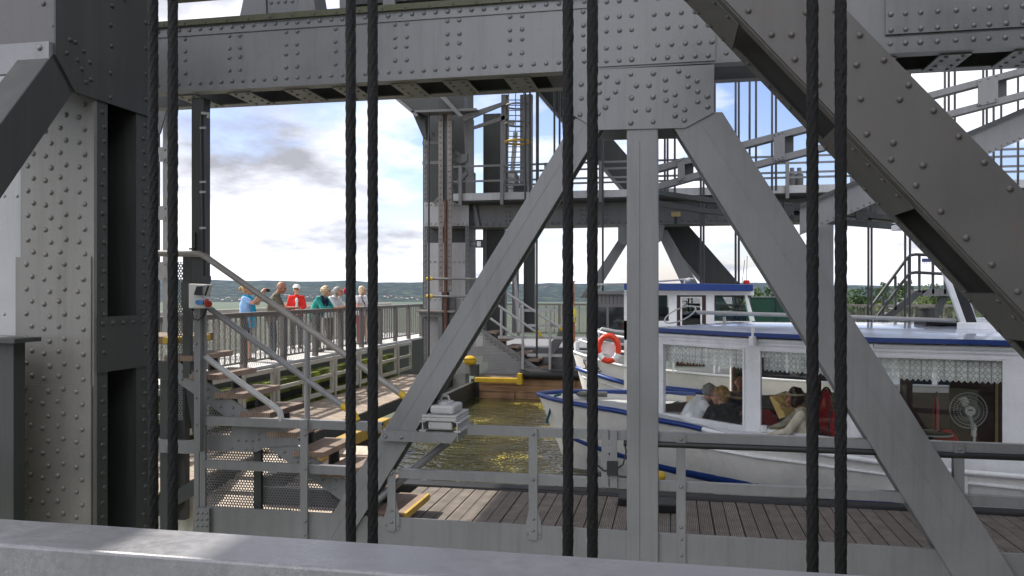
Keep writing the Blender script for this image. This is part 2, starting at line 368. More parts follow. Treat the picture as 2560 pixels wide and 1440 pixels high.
def m_lace(name):
    t = MT(name); g = t.n('ShaderNodeTexCoord'); s = t.n('ShaderNodeSeparateXYZ'); t.L.new(g.outputs['UV'], s.inputs[0])
    U, V = s.outputs[0], s.outputs[1]                     # metres along the cloth, metres down from its top
    def fr(q, p, o=0.0): return t.math('ABSOLUTE', t.math('SUBTRACT', t.math('FRACT', t.math('ADD', t.math('DIVIDE', q, p), o)), .5))
    dia = t.math('ADD', fr(U, .066), fr(V, .076)); hole = t.math('LESS_THAN', t.math('ABSOLUTE', t.math('SUBTRACT', dia, .42)), .085)
    bars = t.math('LESS_THAN', fr(U, .132, .25), .05)
    edge = t.math('SUBTRACT', V, t.math('ADD', .285, t.math('MULTIPLY', t.math('SUBTRACT', .5, fr(U, .066)), .085)))
    body = t.math('LESS_THAN', edge, 0.0)
    solid = t.math('SUBTRACT', 1.0, t.math('MAXIMUM', hole, bars)); solid = t.math('MAXIMUM', solid, t.math('LESS_THAN', V, .035))
    cover = t.math('MULTIPLY', body, t.math('MAXIMUM', t.math('MULTIPLY', solid, .97), .42)); t.alpha(cover)
    t.col((.85, .86, .85)); t.rgh(.9); return t.m
M['lace'] = m_lace('lace_curtain')
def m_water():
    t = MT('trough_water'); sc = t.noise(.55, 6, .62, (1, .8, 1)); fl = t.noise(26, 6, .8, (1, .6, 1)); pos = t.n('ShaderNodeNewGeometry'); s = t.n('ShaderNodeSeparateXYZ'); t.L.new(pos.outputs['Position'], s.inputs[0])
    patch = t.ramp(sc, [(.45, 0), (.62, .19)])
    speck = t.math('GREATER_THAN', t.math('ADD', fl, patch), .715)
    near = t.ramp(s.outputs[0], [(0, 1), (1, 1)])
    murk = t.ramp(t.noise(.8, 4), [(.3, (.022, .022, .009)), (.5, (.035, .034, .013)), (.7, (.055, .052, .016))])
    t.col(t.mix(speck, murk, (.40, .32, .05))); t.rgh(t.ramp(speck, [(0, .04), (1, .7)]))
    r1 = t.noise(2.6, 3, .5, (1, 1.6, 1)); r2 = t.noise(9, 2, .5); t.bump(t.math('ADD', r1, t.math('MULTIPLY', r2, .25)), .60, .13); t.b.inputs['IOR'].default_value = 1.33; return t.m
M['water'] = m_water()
def m_ground():
    t = MT('valley_fields'); v = t.n('ShaderNodeTexVoronoi'); v.inputs['Scale'].default_value = .0022; t.L.new(t.co((1, .6, 1)), v.inputs['Vector'])
    s = t.n('ShaderNodeSeparateColor'); t.L.new(v.outputs['Color'], s.inputs[0])
    c = t.ramp(s.outputs[0], [(.2, (.022, .04, .014)), (.5, (.04, .06, .02)), (.75, (.06, .06, .03)), (.95, (.03, .05, .016))])
    c = t.mix(t.ramp(t.noise(.03, 6, .7), [(.4, 0), (.7, .6)]), c, (.03, .05, .018)); t.col(c); t.rgh(.95); return t.m
M['ground'] = m_ground()
def m_forest(name, sc, c0, c1, c2):
    t = MT(name); n = t.noise(sc, 8, .72); c = t.ramp(n, [(.38, c0), (.5, c1), (.60, c2)]); t.col(c); t.rgh(1.0); t.bump(t.noise(sc*3, 6, .7), 1.0, 6); t.b.inputs['Specular IOR Level'].default_value = .1; return t.m
M['hill'] = m_forest('forested_hills', .016, (.006, .011, .012), (.014, .022, .018), (.060, .075, .042))
def m_leaf(name, a, b):
    t = MT(name); oi = t.noise(1.1, 4, .7); t.col(t.ramp(oi, [(.3, a), (.7, b)])); t.rgh(.8); t.b.inputs['Specular IOR Level'].default_value = .25; return t.m
M['leaf'] = m_leaf('tree_foliage', (.022, .05, .012), (.07, .11, .025))
M['leaf2'] = m_leaf('tree_foliage_light', (.05, .085, .018), (.12, .15, .035))
M['bark'] = simple('bark', (.07, .05, .035), .9)

# ================================================================== SETTING
g = MB(); g.add([(-9000,-2500,-50),(9000,-2500,-50),(9000,9000,-50),(-9000,9000,-50)], [(0,1,2,3)])
tag(g.build('ground', M['ground']), kind='structure')
from mathutils import noise as mno
def hills():
    m = MB(); nx, ny = 130, 16; vs = []; fs = []
    for j in range(ny+1):
        for i in range(nx+1):
            px = -300+i/nx*3200; u = (px-1280)/F
            d = 3700+j/ny*2900; q = j/ny
            dirx, diry = (u*CT-ST), (u*ST+CT)
            top = (28-.011*(px-500) if px < 1200 else 20) if px < 2000 else 14
            top = max(13, top)+3.2*mno.noise(Vector((px*.004, 3, 0)))+1.3*mno.noise(Vector((px*.02, 9, 0)))
            Hh = top/F*6000+50
            z = -51+Hh*min(1, (math.sin(min(q, .8)/.8*math.pi/2))**1.3)+14*q*mno.noise(Vector((px*.012, d*.0016, 1)))+2.5*mno.noise(Vector((px*.09, d*.01, 2)))
            vs.append((dirx*d, diry*d, z))
    for j in range(ny):
        for i in range(nx):
            a = j*(nx+1)+i; fs.append((a, a+1, a+nx+2, a+nx+1))
    m.add(vs, fs, True); return m
tag(hills().build('hills', M['hill']), kind='structure')

# decks, walls and water of the trough (lengthways = X, across = Y)
FZ = -2.6                                        # near deck
WZ = -3.0                                        # water level
m = MB(); m.box(-3.0, 9, 8.05, 10.15, FZ-.18, FZ)
def deck_boards(name, x0, x1, y0, y1, z, w, mat, axis='x'):
    m = MB(); q = x0 if axis == 'x' else y0; e = x1 if axis == 'x' else y1
    while q < e-.02:
        zz = z-random.random()*.004; ww = min(w, e-q)-.014
        if axis == 'x': m.box(q, q+ww, y0+random.random()*.01, y1-random.random()*.015, zz-.035, zz)
        else: m.box(x0, x1, q, q+ww, zz-.035, zz)
        q += w
    return m.build(name, mat)
tag(deck_boards('deck', -3.3, 10, 8.13, 10.16, FZ, .157, M['boards']), kind='structure')
m = MB(); m.box(-3.3, 10, 8.13, 10.16, FZ-.3, FZ-.05); tag(m.build('deck_base', M['steel_dark_shade']), kind='structure')
m = MB(); m.box(-4.6, 11, 10.17, 10.42, FZ-.35, FZ+.03); tag(m.build('deck_kerb', M['black'], bevel=.03), kind='structure')
m = MB(); m.box(-5.5, 12, 10.4, 22.0, WZ-1.2, WZ-1.0); tag(m.build('trough_floor', M['steel_dark_shade']), kind='structure')
m = MB(); m.box(-5.6, 12, 10.1, 10.2, WZ-1.2, FZ-.1); m.box(-5.62, -5.5, 10.2, 22.0, WZ-1.2, FZ+.02); m.box(-5.6, 12, 22.02, 22.1, WZ-1.2, FZ+.1)
tag(m.build('trough_wall', M['steel_dark_shade']), kind='structure')
def water():
    m = MB(); m.add([(-5.5, 10.2, WZ), (12, 10.2, WZ), (12, 22.0, WZ), (-5.5, 22.0, WZ)], [(0, 1, 2, 3)]); return m
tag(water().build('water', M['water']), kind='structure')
# timber lining of the far trough wall
t = thing('plank_wall', 'brown larch planks lining the far side of the water trough under a black fender', 'plank wall', (0, 21.9, WZ))
m = MB()
for k in range(5):
    zz = -2.42-.2*k; x = -5.3
    while x < 6: w = random.uniform(2.4, 4.2); m.box(x, min(x+w, 6)-.012, 21.82+random.uniform(-.012, .012), 21.98, zz-.19, zz); x += w
m.build('planks', M['planks'], t)
m = MB()
for x in (-4.45, -1.2, 2.2): m.box(x, x+.16, 21.74, 21.84, -3.3, -2.82)
m.build('upright', M['planks'], t)
m = MB(); m.tube([(-4.1, 21.72, -2.30), (8, 21.72, -2.30)], .14, 12); tag(m.build('fender', M['black']), 'black round rubber fender along the far edge of the trough', 'fender')
m = MB(); m.box(-5.5, 9, 21.98, 24.0, -2.55, -2.42); tag(m.build('far_deck', M['boards']), kind='structure')
m = MB(); m.box(-5.5, 10, 23.8, 24.0, -4.2, -1.9); m.box(-7.5, 10, 24.0, 30.2, -2.0, -1.72); tag(m.build('far_walkway', M['steel_far']), kind='structure')
# left end: gate edge, lower timber deck, sunlit walkway
m = MB(); m.box(-5.50, -5.30, 11.0, 14.6, -2.64, -2.44)
o = tag(m.build('gate_beam', M['ywood'], bevel=.015), 'long yellow timber fender edging the dark trough gate', 'fender beam')
m = MB(); m.cyl((-5.4, 21.7, -2.62), (-5.4, 21.7, -2.3), .10, 12); m.box(-4.35, -4.15, 21.5, 21.95, -2.55, -2.22)
m = MB(); m.box(-5.35, -4.05, 21.45, 21.6, -2.52, -2.40); m.box(-4.15, -4.02, 21.42, 21.7, -2.56, -2.26)
tag(m.build('fender_rail', M['yellow'], bevel=.01), 'short yellow rail with a raised end block at the far trough corner', 'rail')
tag(deck_boards('lower_deck', -8.25, -6.5, 9.2, 23.8, FZ, .30, M['sunlit_boards'], 'y'), kind='structure')
m = MB(); m.box(-8.3, -6.52, 9.2, 23.8, FZ-.3, FZ-.06); m.box(-6.5, -5.62, 9.2, 22, -3.6, -3.5); tag(m.build('lower_deck_base', M['steel_dark_shade']), kind='structure')
m = MB(); m.box(-11.6, -9.1, 6.0, 31, -1.9, -1.70); tag(m.build('walkway', simple('pale_concrete', (.55, .54, .52), .8, .08, 2)), kind='structure')
m = MB(); m.box(-9.12, -9.0, 6, 30.2, -3.2, -1.76); tag(m.build('walkway_wall', M['steel_dark_shade']), kind='structure')

# ------------------------------------------------------------------ railings along the walkway (direction Y)
def fence_y(name, X, y0, y1, ztop, zfloor, posts, lab, cat, mat, toward=1, mesh=True, bars=True):
    t = thing(name, lab, cat, (X, (y0+y1)/2, zfloor))
    m = MB(); m.box(X-.09, X+.05, y0, y1, ztop-.045, ztop); m.box(X-.03, X+.03, y0, y1, ztop-.11, ztop-.047); m.build('top_rail', mat, t, bevel=.006)
    m = MB(); m.box(X-.02, X+.02, y0, y1, zfloor+.12, zfloor+.16); m.build('bottom_rail', mat, t)
    for y in posts:
        m = MB(); m.box(X-.05, X+.06, y-.075, y+.075, zfloor-.25, ztop-.048); m.build('post', mat, t, bevel=.004)
    if bars:
        k = y0+.05; n = 0; m = MB()
        while k < y1:
            if min(abs(k-p) for p in posts) > .1: m.box(X-.014, X+.014, k-.014, k+.014, zfloor+.15, ztop-.1)
            k += .212
        m.build('balusters', mat, t)
    if mesh:
        m = MB(); m.box(X+.065, X+.069, y0, y1, zfloor+.02, ztop-.14); m.build('wire_mesh', M['net_y'], t)
    return t
ps = [9.05, 10.78, 12.5, 14.2, 15.97, 17.8, 19.55, 21.2, 22.75, 24.3, 25.75, 27.15, 28.6, 30.0]
rail_m = paint('weathered_rail', (.17, .15, .135), .5, .4)
fence_y('walkway_railing', -9.2, 8.6, 30.1, -.47, -1.70, ps, 'dark railing with wire mesh that the visitors lean on beside the sunlit walkway', 'railing', rail_m)
fence_y('walkway_railing', -11.3, 8.6, 31.1, -.47, -1.70, [y+.5 for y in ps], 'pale weathered outer railing behind the visitors, facing the valley', 'railing', M['cream'])
# back fence across (direction X)
def fence_x(name, Y, x0, x1, ztop, zfloor, lab, mat, pitch=1.6):
    t = thing(name, lab, 'railing', ((x0+x1)/2, Y, zfloor))
    m = MB(); m.box(x0, x1, Y-.05, Y+.08, ztop-.08, ztop); m.build('top_rail', mat, t)
    m = MB(); m.box(x0, x1, Y-.03, Y+.03, zfloor+.1, zfloor+.15); m.build('bottom_rail', mat, t)
    x = x0+.05
    while x < x1: m = MB(); m.box(x, x+.09, Y-.05, Y+.05, zfloor-.1, ztop-.08); m.build('post', mat, t); x += pitch
    m = MB(); x = x0+.2
    while x < x1: m.box(x, x+.03, Y-.015, Y+.015, zfloor+.12, ztop-.08); x += .32
    m.build('balusters', mat, t)
    m = MB(); m.box(x0, x1, Y+.09, Y+.094, zfloor+.02, ztop-.1); m.build('wire_mesh', M['net_x'], t)
fence_x('rear_railing', 30.3, -9.1, 16, -.47, -1.72, 'dark railing with wire mesh across the back of the far walkway, behind the boats', rail_m)
# white frame railing and mossy beams beside the lower deck
t = thing('frame_railing', 'cream painted rectangular frame railing along the lower timber deck', 'railing', (-8.3, 17, FZ))
ya, X = 11.4, -8.3
fr_posts = [9.6, 11.5, 13.0, 14.3, 15.7, 17.2, 18.7, 20.3, 21.9, 23.4, 24.8]
for a, b in zip(fr_posts[:-1:1], fr_posts[1:]):
    m = MB(); z1 = -1.63; z0 = FZ+.08
    m.box(X-.035, X+.035, a+.06, b-.06, z1-.09, z1); m.box(X-.03, X+.03, a+.06, b-.06, -2.12, -2.04); m.box(X-.035, X+.035, a+.06, b-.06, z0, z0+.09)
    m.box(X-.035, X+.035, a+.06, a+.15, z0+.09, z1-.09); m.box(X-.035, X+.035, b-.15, b-.06, z0+.09, z1-.09)
    m.build('frame_panel', M['cream'], t)
for a in fr_posts[1:-1]: m = MB(); m.box(X+.036, X+.07, a-.03, a+.03, z0-.08, z1-.15); m.build('post', M['cream'], t)
for lab, X0, X1, z0, z1 in (('mossy timber fender beam, the upper one below the walkway edge', -8.98, -8.62, -2.30, -1.98), ('mossy timber fender beam, the lower darker one behind the cream frames', -8.98, -8.50, -2.95, -2.50)):
    m = MB(); y = 9.0
    while y < 24.2: w = random.uniform(2.6, 4.2); m.box(X0, X1+random.uniform(-.02, .02), y, min(y+w, 24.2)-.03, z0, z1+random.uniform(-.02, .01)); y += w
    tag(m.build('fender_beam', M['moss'], bevel=.02), lab, 'beam')

# ================================================================== NEAR TRUSS
TY = 8.1; NY = (0, -1, 0); DZ = (0, 0, -1)
truss = thing('steel_truss', 'grey riveted truss with girder, gusset plate, post and two diagonals in front of the boats', 'truss', (0, TY, -3.3))
ZB, ZT = 2.265, 3.02
dia = [pX(x, TY) for x in (448, 585, 727, 851, 1000, 1131, 1288, 1440)]
xr = 6.9
g = MB(); g.box(-6.6, xr, TY, TY+.03, ZB, ZT); g.box(-6.6, xr, TY+.74, TY+.77, ZB, ZT)
g.box(-6.6, xr, TY-.014, TY-.001, ZB, ZB+.135); g.box(-6.6, xr, TY-.014, TY-.001, ZT-.14, ZT)   # angle legs
g.box(-6.6, xr, TY-.014, TY+.14, ZB-.016, ZB-.001); g.box(-6.6, xr, TY+.63, TY+.785, ZB-.016, ZB-.001)
for xx in (1815, 1850, 1960, 2010, 2060, 2110, 2160): g.rivet((pX(xx, TY), TY-.014, ZB+.075), NY, .022)
xs = -6.5
step = .131
while xs < pX(1500, TY):
    g.rivet((xs, TY-.014, ZB+.075), NY); g.rivet((xs, TY-.014, ZT-.075), NY)
    g.rivet((xs, TY+.77, ZB+.09), NY); xs += step
for d in dia:
    for dx in (-.055, .075):
        for z in (ZB+.20, ZB+.345, ZB+.445, ZB+.585): g.rivet((d+dx, TY, z), NY)
g.build('girder_web', M['steel'], truss)
c = MB(); c.box(-6.6, xr, TY-.05, TY+.80, ZT+.001, ZT+.03); c.box(-6.6, xr, TY-.052, TY-.036, ZT-.035, ZT+.001)
xs = -6.4
while xs < xr: c.rivet((xs, TY-.052, ZT-.012), NY, .014); xs += .26
c.build('top_flange', paint('mossy_flange', (.12, .12, .08), .8, .7, (.06, .07, .02), rust=.2), truss)
for d in dia+[pX(x, TY) for x in (2210, 2400, 2590)]:
    b = MB(); w = .12; b.box(d-w-.02, d+w+.02, TY+.10, TY+.67, ZB-.03, ZB-.017)
    for dx in (-.07, .08):
        for yy in (.16, .30, .48, .62): b.rivet((d+dx, TY+yy, ZB-.03), DZ, .018)
    b.build('batten_plate', M['steel'], truss)
# splice plate over the node and the plate further right
def gp(pts, Y): return [(aY(x, y, Y).x, aY(x, y, Y).z) for x, y in pts]
x0, x1 = pX(1497, TY), pX(1788, TY)
s = MB(); s.box(x0, x1, TY-.028, TY-.0145, ZB+.005, ZT-.005)
colx = [1517, 1549, 1580, 1635, 1669, 1703, 1738, 1770]
rows = {24: range(8), 56: (0,1,2,3,4,5,6,7), 85: (0,1,2,3,4,5,6,7), 128: range(8), 157: range(8)}
for r_, (yy, cols) in enumerate(rows.items()):
    for k in cols:
        p = aY(colx[k]+(10 if r_ % 3 == 0 and k > 1 else 0), yy, TY); s.rivet((p.x, TY-.028, ZB+[.66, .50, .36, .19, .06][r_]), NY, .022)
s.build('splice_plate', M['steel'], truss)
s = MB(); xa, xb = pX(2212, TY), 6.9; s.box(xa, xb, TY-.028, TY-.0145, ZB+.16, ZT-.005)
for xx in (2225, 2262, 2300, 2342, 2388, 2432, 2470, 2512, 2555, 2600):
    px = pX(xx, TY)
    for z in (.20, .35, .52, .62): s.rivet((px, TY-.028, ZB+z), NY, .022)
    s.rivet((px, TY-.014, ZB+.075), NY, .022)
s.build('splice_plate', M['steel'], truss)
# hanging gusset plates, front and back
poly = gp([(1434, 181), (1785, 166), (1783, 285), (1713, 323), (1497, 328), (1434, 291)], TY)
poly = [(x, min(z, ZB-.018)) for x, z in poly]
gq = MB(); gq.prism(poly, 'y', TY-.068, TY-.052)
for x, y in ((1518,194),(1578,190),(1634,187),(1697,182),(1500,210),(1545,209),(1592,218),(1623,217),(1664,203),(1720,194),(1743,206),(1500,234),(1540,234),(1521,249),(1580,249),(1633,246),(1664,229),(1720,220),(1744,232),(1665,255),(1687,241),(1768,244),(1688,267),(1711,278),(1744,258),(1768,270),(1515,272),(1590,279),(1622,278),(1688,292),(1711,304),(1578,310),(1633,308),(1497,288),(1452,290),(1455,215),(1455,250)):
    p = aY(x, y, TY); gq.rivet((p.x, TY-.068, p.z), NY, .023)
gq.build('gusset_plate', M['steel'], truss)
gq = MB(); gq.prism(poly, 'y', TY+.48, TY+.50); gq.build('gusset_plate', M['steel'], truss)
gq = MB(); gq.box(poly[0][0]-.3, poly[1][0]+1.4, TY+.1, TY+.7, ZB-.012, ZB+.05); gq.build('soffit_plate', M['steel_dark_shade'], truss)
# members
def member(name, pl, pr, Y, dep, mat=None, seam=None, parent=None, web=None):
    (xa, ya), (xb, yb) = pl; (xc, yc), (xd, yd) = pr
    q = gp([(xa, ya), (xc, yc), (xd, yd), (xb, yb)], Y); m = MB()
    if web is None: m.prism(q, 'y', Y, Y+dep); return m.build(name, mat or M['steel'], parent or truss, bevel=.004)
    m.prism(q, 'y', Y, Y+.022); o = m.build(name, M['steel'], truss, bevel=.003)
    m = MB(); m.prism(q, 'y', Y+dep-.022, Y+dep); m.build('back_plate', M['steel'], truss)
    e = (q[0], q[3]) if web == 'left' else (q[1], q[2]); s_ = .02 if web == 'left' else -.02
    m = MB(); m.prism([e[0], (e[0][0]+s_, e[0][1]), (e[1][0]+s_, e[1][1]), e[1]], 'y', Y+.0225, Y+dep-.0225); m.build('web_plate', M['steel_dark_shade'], truss)
    return o
member('post', ((1567, 318), (1567, 1500)), ((1645, 318), (1645, 1500)), TY-.05, .40)
m = MB(); xx = pX(1600, TY-.05); m.box(xx-.004, xx, TY-.052, TY-.0502, -3.2, 1.5); m.build('seam', M['steel_dark_shade'], truss)
dx = 1.61
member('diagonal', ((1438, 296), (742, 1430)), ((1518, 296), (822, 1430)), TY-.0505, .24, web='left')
q0, q1 = aY(1470, 296, TY), aY(774, 1430, TY)
m = MB(); m.prism([(q0.x, q0.z), (q0.x+.018, q0.z), (q1.x+.018, q1.z), (q1.x, q1.z)], 'y', TY-.054, TY-.0508); m.build('seam', M['steel'], truss)
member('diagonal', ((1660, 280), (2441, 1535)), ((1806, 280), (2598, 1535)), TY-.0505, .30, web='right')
q0, q1 = aY(1745, 300, TY), aY(2490, 1480, TY)
m = MB(); m.prism([(q0.x, q0.z), (q0.x+.018, q0.z), (q1.x+.018, q1.z), (q1.x, q1.z)], 'y', TY-.054, TY-.0508); m.build('seam', M['steel'], truss)
# lower chord whose upper strip stands up as a kick plate
x512 = pX(512, TY)
m = MB(); m.box(x512, 8, TY, TY+.02, -3.35, -2.42); m.box(x512, 8, TY+.02, TY+.10, -2.46, -2.44)
for p_, q_ in ((925, 1), (1340, 1), (1690, 1)): pass
m.build('lower_chord', M['steel'], truss)
# blocks and brackets on top of the girder
tb = thing('girder_bracket', 'riveted bracket with stiffener ribs standing on the top flange of the girder', 'bracket', (-4.0, TY+.3, ZT+.03))
m = MB(); z = ZT+.031
m.prism([(pX(585, TY), z), (pX(655, TY), z), (pX(650, TY), z+.5), (pX(610, TY), z+.5)], 'y', TY+.1, TY+.45)
m.build('rib', M['steel'], tb)
m = MB(); m.box(pX(655, TY), pX(740, TY), TY+.12, TY+.4, z, z+.6)
for k in range(5): m.rivet((pX(665, TY)+k*.085, TY+.12, z+.18), NY, .018)
m.build('box_section', M['steel'], tb)
m = MB(); m.prism([(pX(735, TY), z), (pX(785, TY), z), (pX(770, TY), z+.4), (pX(755, TY), z+.4)], 'y', TY+.05, TY+.4); m.build('foot', M['steel'], tb)
tb = thing('girder_bracket', 'open steel frame bracket standing on the girder flange, second from the column', 'bracket', (-2.8, TY+.3, ZT+.03))
m = MB(); m.box(pX(830, TY), pX(1180, TY), TY+.2, TY+.45, z+.12, z+.5); m.build('frame', M['steel_dark_shade'], tb)
m = MB(); m.box(pX(835, TY), pX(860, TY), TY+.15, TY+.2, z, z+.5); m.build('rib', M['steel'], tb); m = MB(); m.box(pX(945, TY), pX(975, TY), TY+.15, TY+.2, z, z+.5); m.build('rib', M['steel'], tb); m = MB(); m.box(pX(1010, TY), pX(1110, TY), TY+.12, TY+.19, z+.1, z+.2); m.build('lug', M['steel'], tb)

# ------------------------------------------------------------------ near railing on the truss plane
RY = TY+.30
rl = thing('deck_railing', 'grey two rail angle iron railing along the near timber deck before the boat', 'railing', (0, RY, FZ))
RZ = -1.41
def lrail(x0, x1, z, nm, mat):
    m = MB(); m.box(x0, x1, RY-.05, RY+.02, z-.012, z); m.box(x0, x1, RY-.05, RY-.038, z-.095, z-.0121); m.box(x0, x1, RY+.008, RY+.02, z-.05, z-.0121)
    return m.build(nm, mat, rl)
RY = TY+.05
lrail(x512, pX(958, RY), RZ, 'top_rail', M['steel']); lrail(pX(1172, RY), 8, RZ, 'top_rail', M['steel'])
lrail(x512, pX(870, RY), RZ-.49, 'middle_rail', M['steel']); lrail(pX(1000, RY), 8, RZ-.49, 'middle_rail', M['steel'])
def rpost(xp, z1, plate=True):
    x = pX(xp, RY); m = MB(); w = .042; zb = -2.56 if plate else -2.80; m.box(x-w, x+w, RY-.075, RY-.062, zb, z1); m.box(x-w-.006, x-w, RY-.075, RY-.002, zb, z1)
    if plate: m.prism([(x-.045, -2.24), (x+.045, -2.24), (x+.085, -2.42), (x+.085, -2.54), (x-.085, -2.54), (x-.085, -2.42)], 'y', RY-.062, RY-.052)
    for z in (z1-.05, -1.94, -2.34, -2.46)+((-2.62,) if not plate else ()): m.rivet((x+.0, RY-.075, z), NY, .016)
    if plate:
        for dx in (-.062, .062): m.rivet((x+dx, RY-.062, -2.50), NY, .013)
    m.build('post', M['steel'], rl)
rpost(985, RZ-.49); rpost(1336, RZ-.01); rpost(1703, RZ-.01, False); rpost(2392, RZ-.01, False)
for xp in (1514, 1535): m = MB(); x = pX(xp, RY); m.box(x-.035, x+.035, RY-.085, RY-.064, RZ-.57, RZ+.01); m.build('stay', M['steel'], rl)
m = MB(); m.box(pX(1508, RY), pX(1541, RY), RY-.09, RY-.086, RZ-.22, RZ-.14); m.build('clip', M['steel'], rl)
m = MB(); m.tube([(pX(1560, RY), RY-.06, RZ-.12), (8, RY-.06, RZ-.115)], .030, 10); tag(m.build('conduit', M['black']), 'black hose strapped under the top rail of the deck railing', 'hose')
a = pX(1500, RY)
m = MB(); m.tube([(a-.02, RY-.09, RZ-.1), (a-.06, RY-.09, RZ-.2), (a-.03, RY-.09, RZ-.34), (a+.05, RY-.095, RZ-.40), (a+.12, RY-.095, RZ-.39)], .009, 6)
m.tube([(a+.17, RY-.095, RZ-.38), (a+.24, RY-.09, RZ-.33), (a+.27, RY-.09, RZ-.2), (a+.25, RY-.08, RZ-.1)], .009, 6)
m.box(a+.08, a+.19, RY-.125, RY-.087, RZ-.44, RZ-.30); tag(m.build('cable_connector', M['black']), 'small black plug connector with looping leads on the deck railing', 'connector')
# bracket with cast junction box
bk = thing('mounting_bracket', 'grey angle bracket riveted across the left diagonal, carrying a cast box', 'bracket', (aY(1060, 1100, TY-.1)))
m = MB(); xa, xb = pX(953, TY-.11), pX(1143, TY-.11); zt = pz(1000, 1077, TY-.11)
m.prism([(xa, zt), (xb, zt), (xb, zt-.03), (xb-.06, zt-.11), (xa, zt-.11)], 'y', TY-.125, TY-.11); m.box(xa, xb, TY-.11, TY+.02, zt-.014, zt-.0001)
for xx in (965, 1005): m.rivet((pX(xx, TY-.11), TY-.125, zt-.062), NY, .02)
m.build('angle', M['bright'] if 0 else M['steel'], bk)
m = MB(); m.prism([(TY-.12, zt-.09), (TY+.55, zt-.02), (TY+.55, zt+.03), (TY-.12, zt)], 'x', xb, xb+.012); m.build('side_plate', M['steel'], bk)
jb = thing('junction_box', 'grey cast metal box with a bolted lid sitting on the angle bracket', 'junction box', (pX(1110, TY), TY+.1, zt))
bx0, bx1 = pX(1078, TY+.02), pX(1138, TY+.02)
m = MB(); m.box(bx0, bx1, TY-.10, TY+.36, zt+.02, zt+.11); m.build('body', M['bright'], jb, bevel=.02)
m = MB(); m.box(bx0-.06, bx1+.05, TY-.12, TY+.40, zt+.113, zt+.15); m.box(bx0-.06, bx1+.05, TY-.12, TY+.40, zt+.153, zt+.175)
m.build('flange', M['bright'], jb, bevel=.006)
m = MB(); m.box(bx0+.01, bx1+.01, TY-.06, TY+.30, zt+.177, zt+.27); m.build('lid', M['bright'], jb, bevel=.025)
m = MB(); m.cyl(((bx0+bx1)/2, TY+.1, zt+.27), ((bx0+bx1)/2, TY+.1, zt+.30), .09, 16); m.tube([((bx0+bx1)/2-.05, TY+.1, zt+.30), ((bx0+bx1)/2-.03, TY+.1, zt+.35), ((bx0+bx1)/2+.03, TY+.1, zt+.35), ((bx0+bx1)/2+.05, TY+.1, zt+.30)], .013, 8)
m.build('lifting_eye', M['bright'], jb)
for xx in (bx0-.09, bx1+.02):
    m = MB(); m.box(xx, xx+.07, TY-.11, TY+.36, zt+.001, zt+.018); m.box(xx+.03, xx+.04, TY-.11, TY+.36, zt+.018, zt+.10); m.box(xx, xx+.07, TY-.11, TY+.36, zt+.10, zt+.112); m.build('foot', M['bright'], jb)
m = MB(); p0, p1 = aY(1120, 1105, TY+.35), aY(942, 1250, TY+.02); m.tube([p0, p0+Vector((-.12, -.05, -.09)), p1], .045, 10)
tag(m.build('drain_pipe', M['steel']), 'dark grey pipe sloping down from the cast box behind the left diagonal', 'pipe')

# ================================================================== WIRE ROPES (near)
def rope_mesh(r, z0, z1, dz=.014, n=36, strands=6, lay=.42, amp=.006):
    m = MB(); k = int((z1-z0)/dz); vs = []; fs = []
    for i in range(k+1):
        z = z0+(z1-z0)*i/k
        for j in range(n):
            q = 2*math.pi*j/n; s = abs(math.cos(strands/2*(q-2*math.pi*z/lay*1.0)))
            rr = r-amp+amp*s**.5+.0026*mno.noise(Vector((math.cos(q)*2, math.sin(q)*2, z*18)))+.0014*mno.noise(Vector((math.cos(q)*4, 5, z*4)))+.0015*mno.noise(Vector((math.cos(q)*6, math.sin(q)*6, z*70)))
            vs.append((rr*math.cos(q), rr*math.sin(q), z))
    for i in range(k):
        for j in range(n): fs.append((i*n+j, i*n+(j+1) % n, (i+1)*n+(j+1) % n, (i+1)*n+j))
    m.add(vs, fs, True); return m
CY = 3.95
rope = rope_mesh(.0275, -1.6, 2.6).build('wire_rope', M['cable'])
labs = ['black tarred wire rope, the first one right of the dark riveted column', 'black tarred wire rope in front of the conduit post, second from the column',
        'black tarred wire rope crossing the stair foot, nearer the column of its pair', 'black tarred wire rope beside the left truss diagonal, farther from the column of its pair',
        'black tarred wire rope passing over the boat bows, beside the gusset edge', 'black tarred wire rope passing just before the vertical truss post',
        'black tarred wire rope in front of the second cabin window', 'black tarred wire rope crossing the big riveted brace, nearest the fan']
OFF['wire_rope'] = Vector((0, 0, 0))
for i, xp in enumerate((383, 432, 877, 932, 1420, 1481, 2031, 2102)):
    x = pX(xp, CY); o = rope if i == 0 else dup(rope, (0, 0, 0))
    o.location = (x, CY, -1.6); o.rotation_euler = (0, 0, i*1.37); o.scale = (1, 1, 1+.03*(i % 3))
    tag(o, labs[i], 'wire rope', 'black wire ropes hanging in the foreground')

# ================================================================== FOREGROUND BEAM
m = MB(); m.box(-9, 8, 2.69, 3.0, -1.35, -1.0)
tag(m.build('foreground_beam', M['beam'], bevel=.012), 'broad grey steel beam running across the bottom foreground, scuffed and partly sunlit', 'beam')

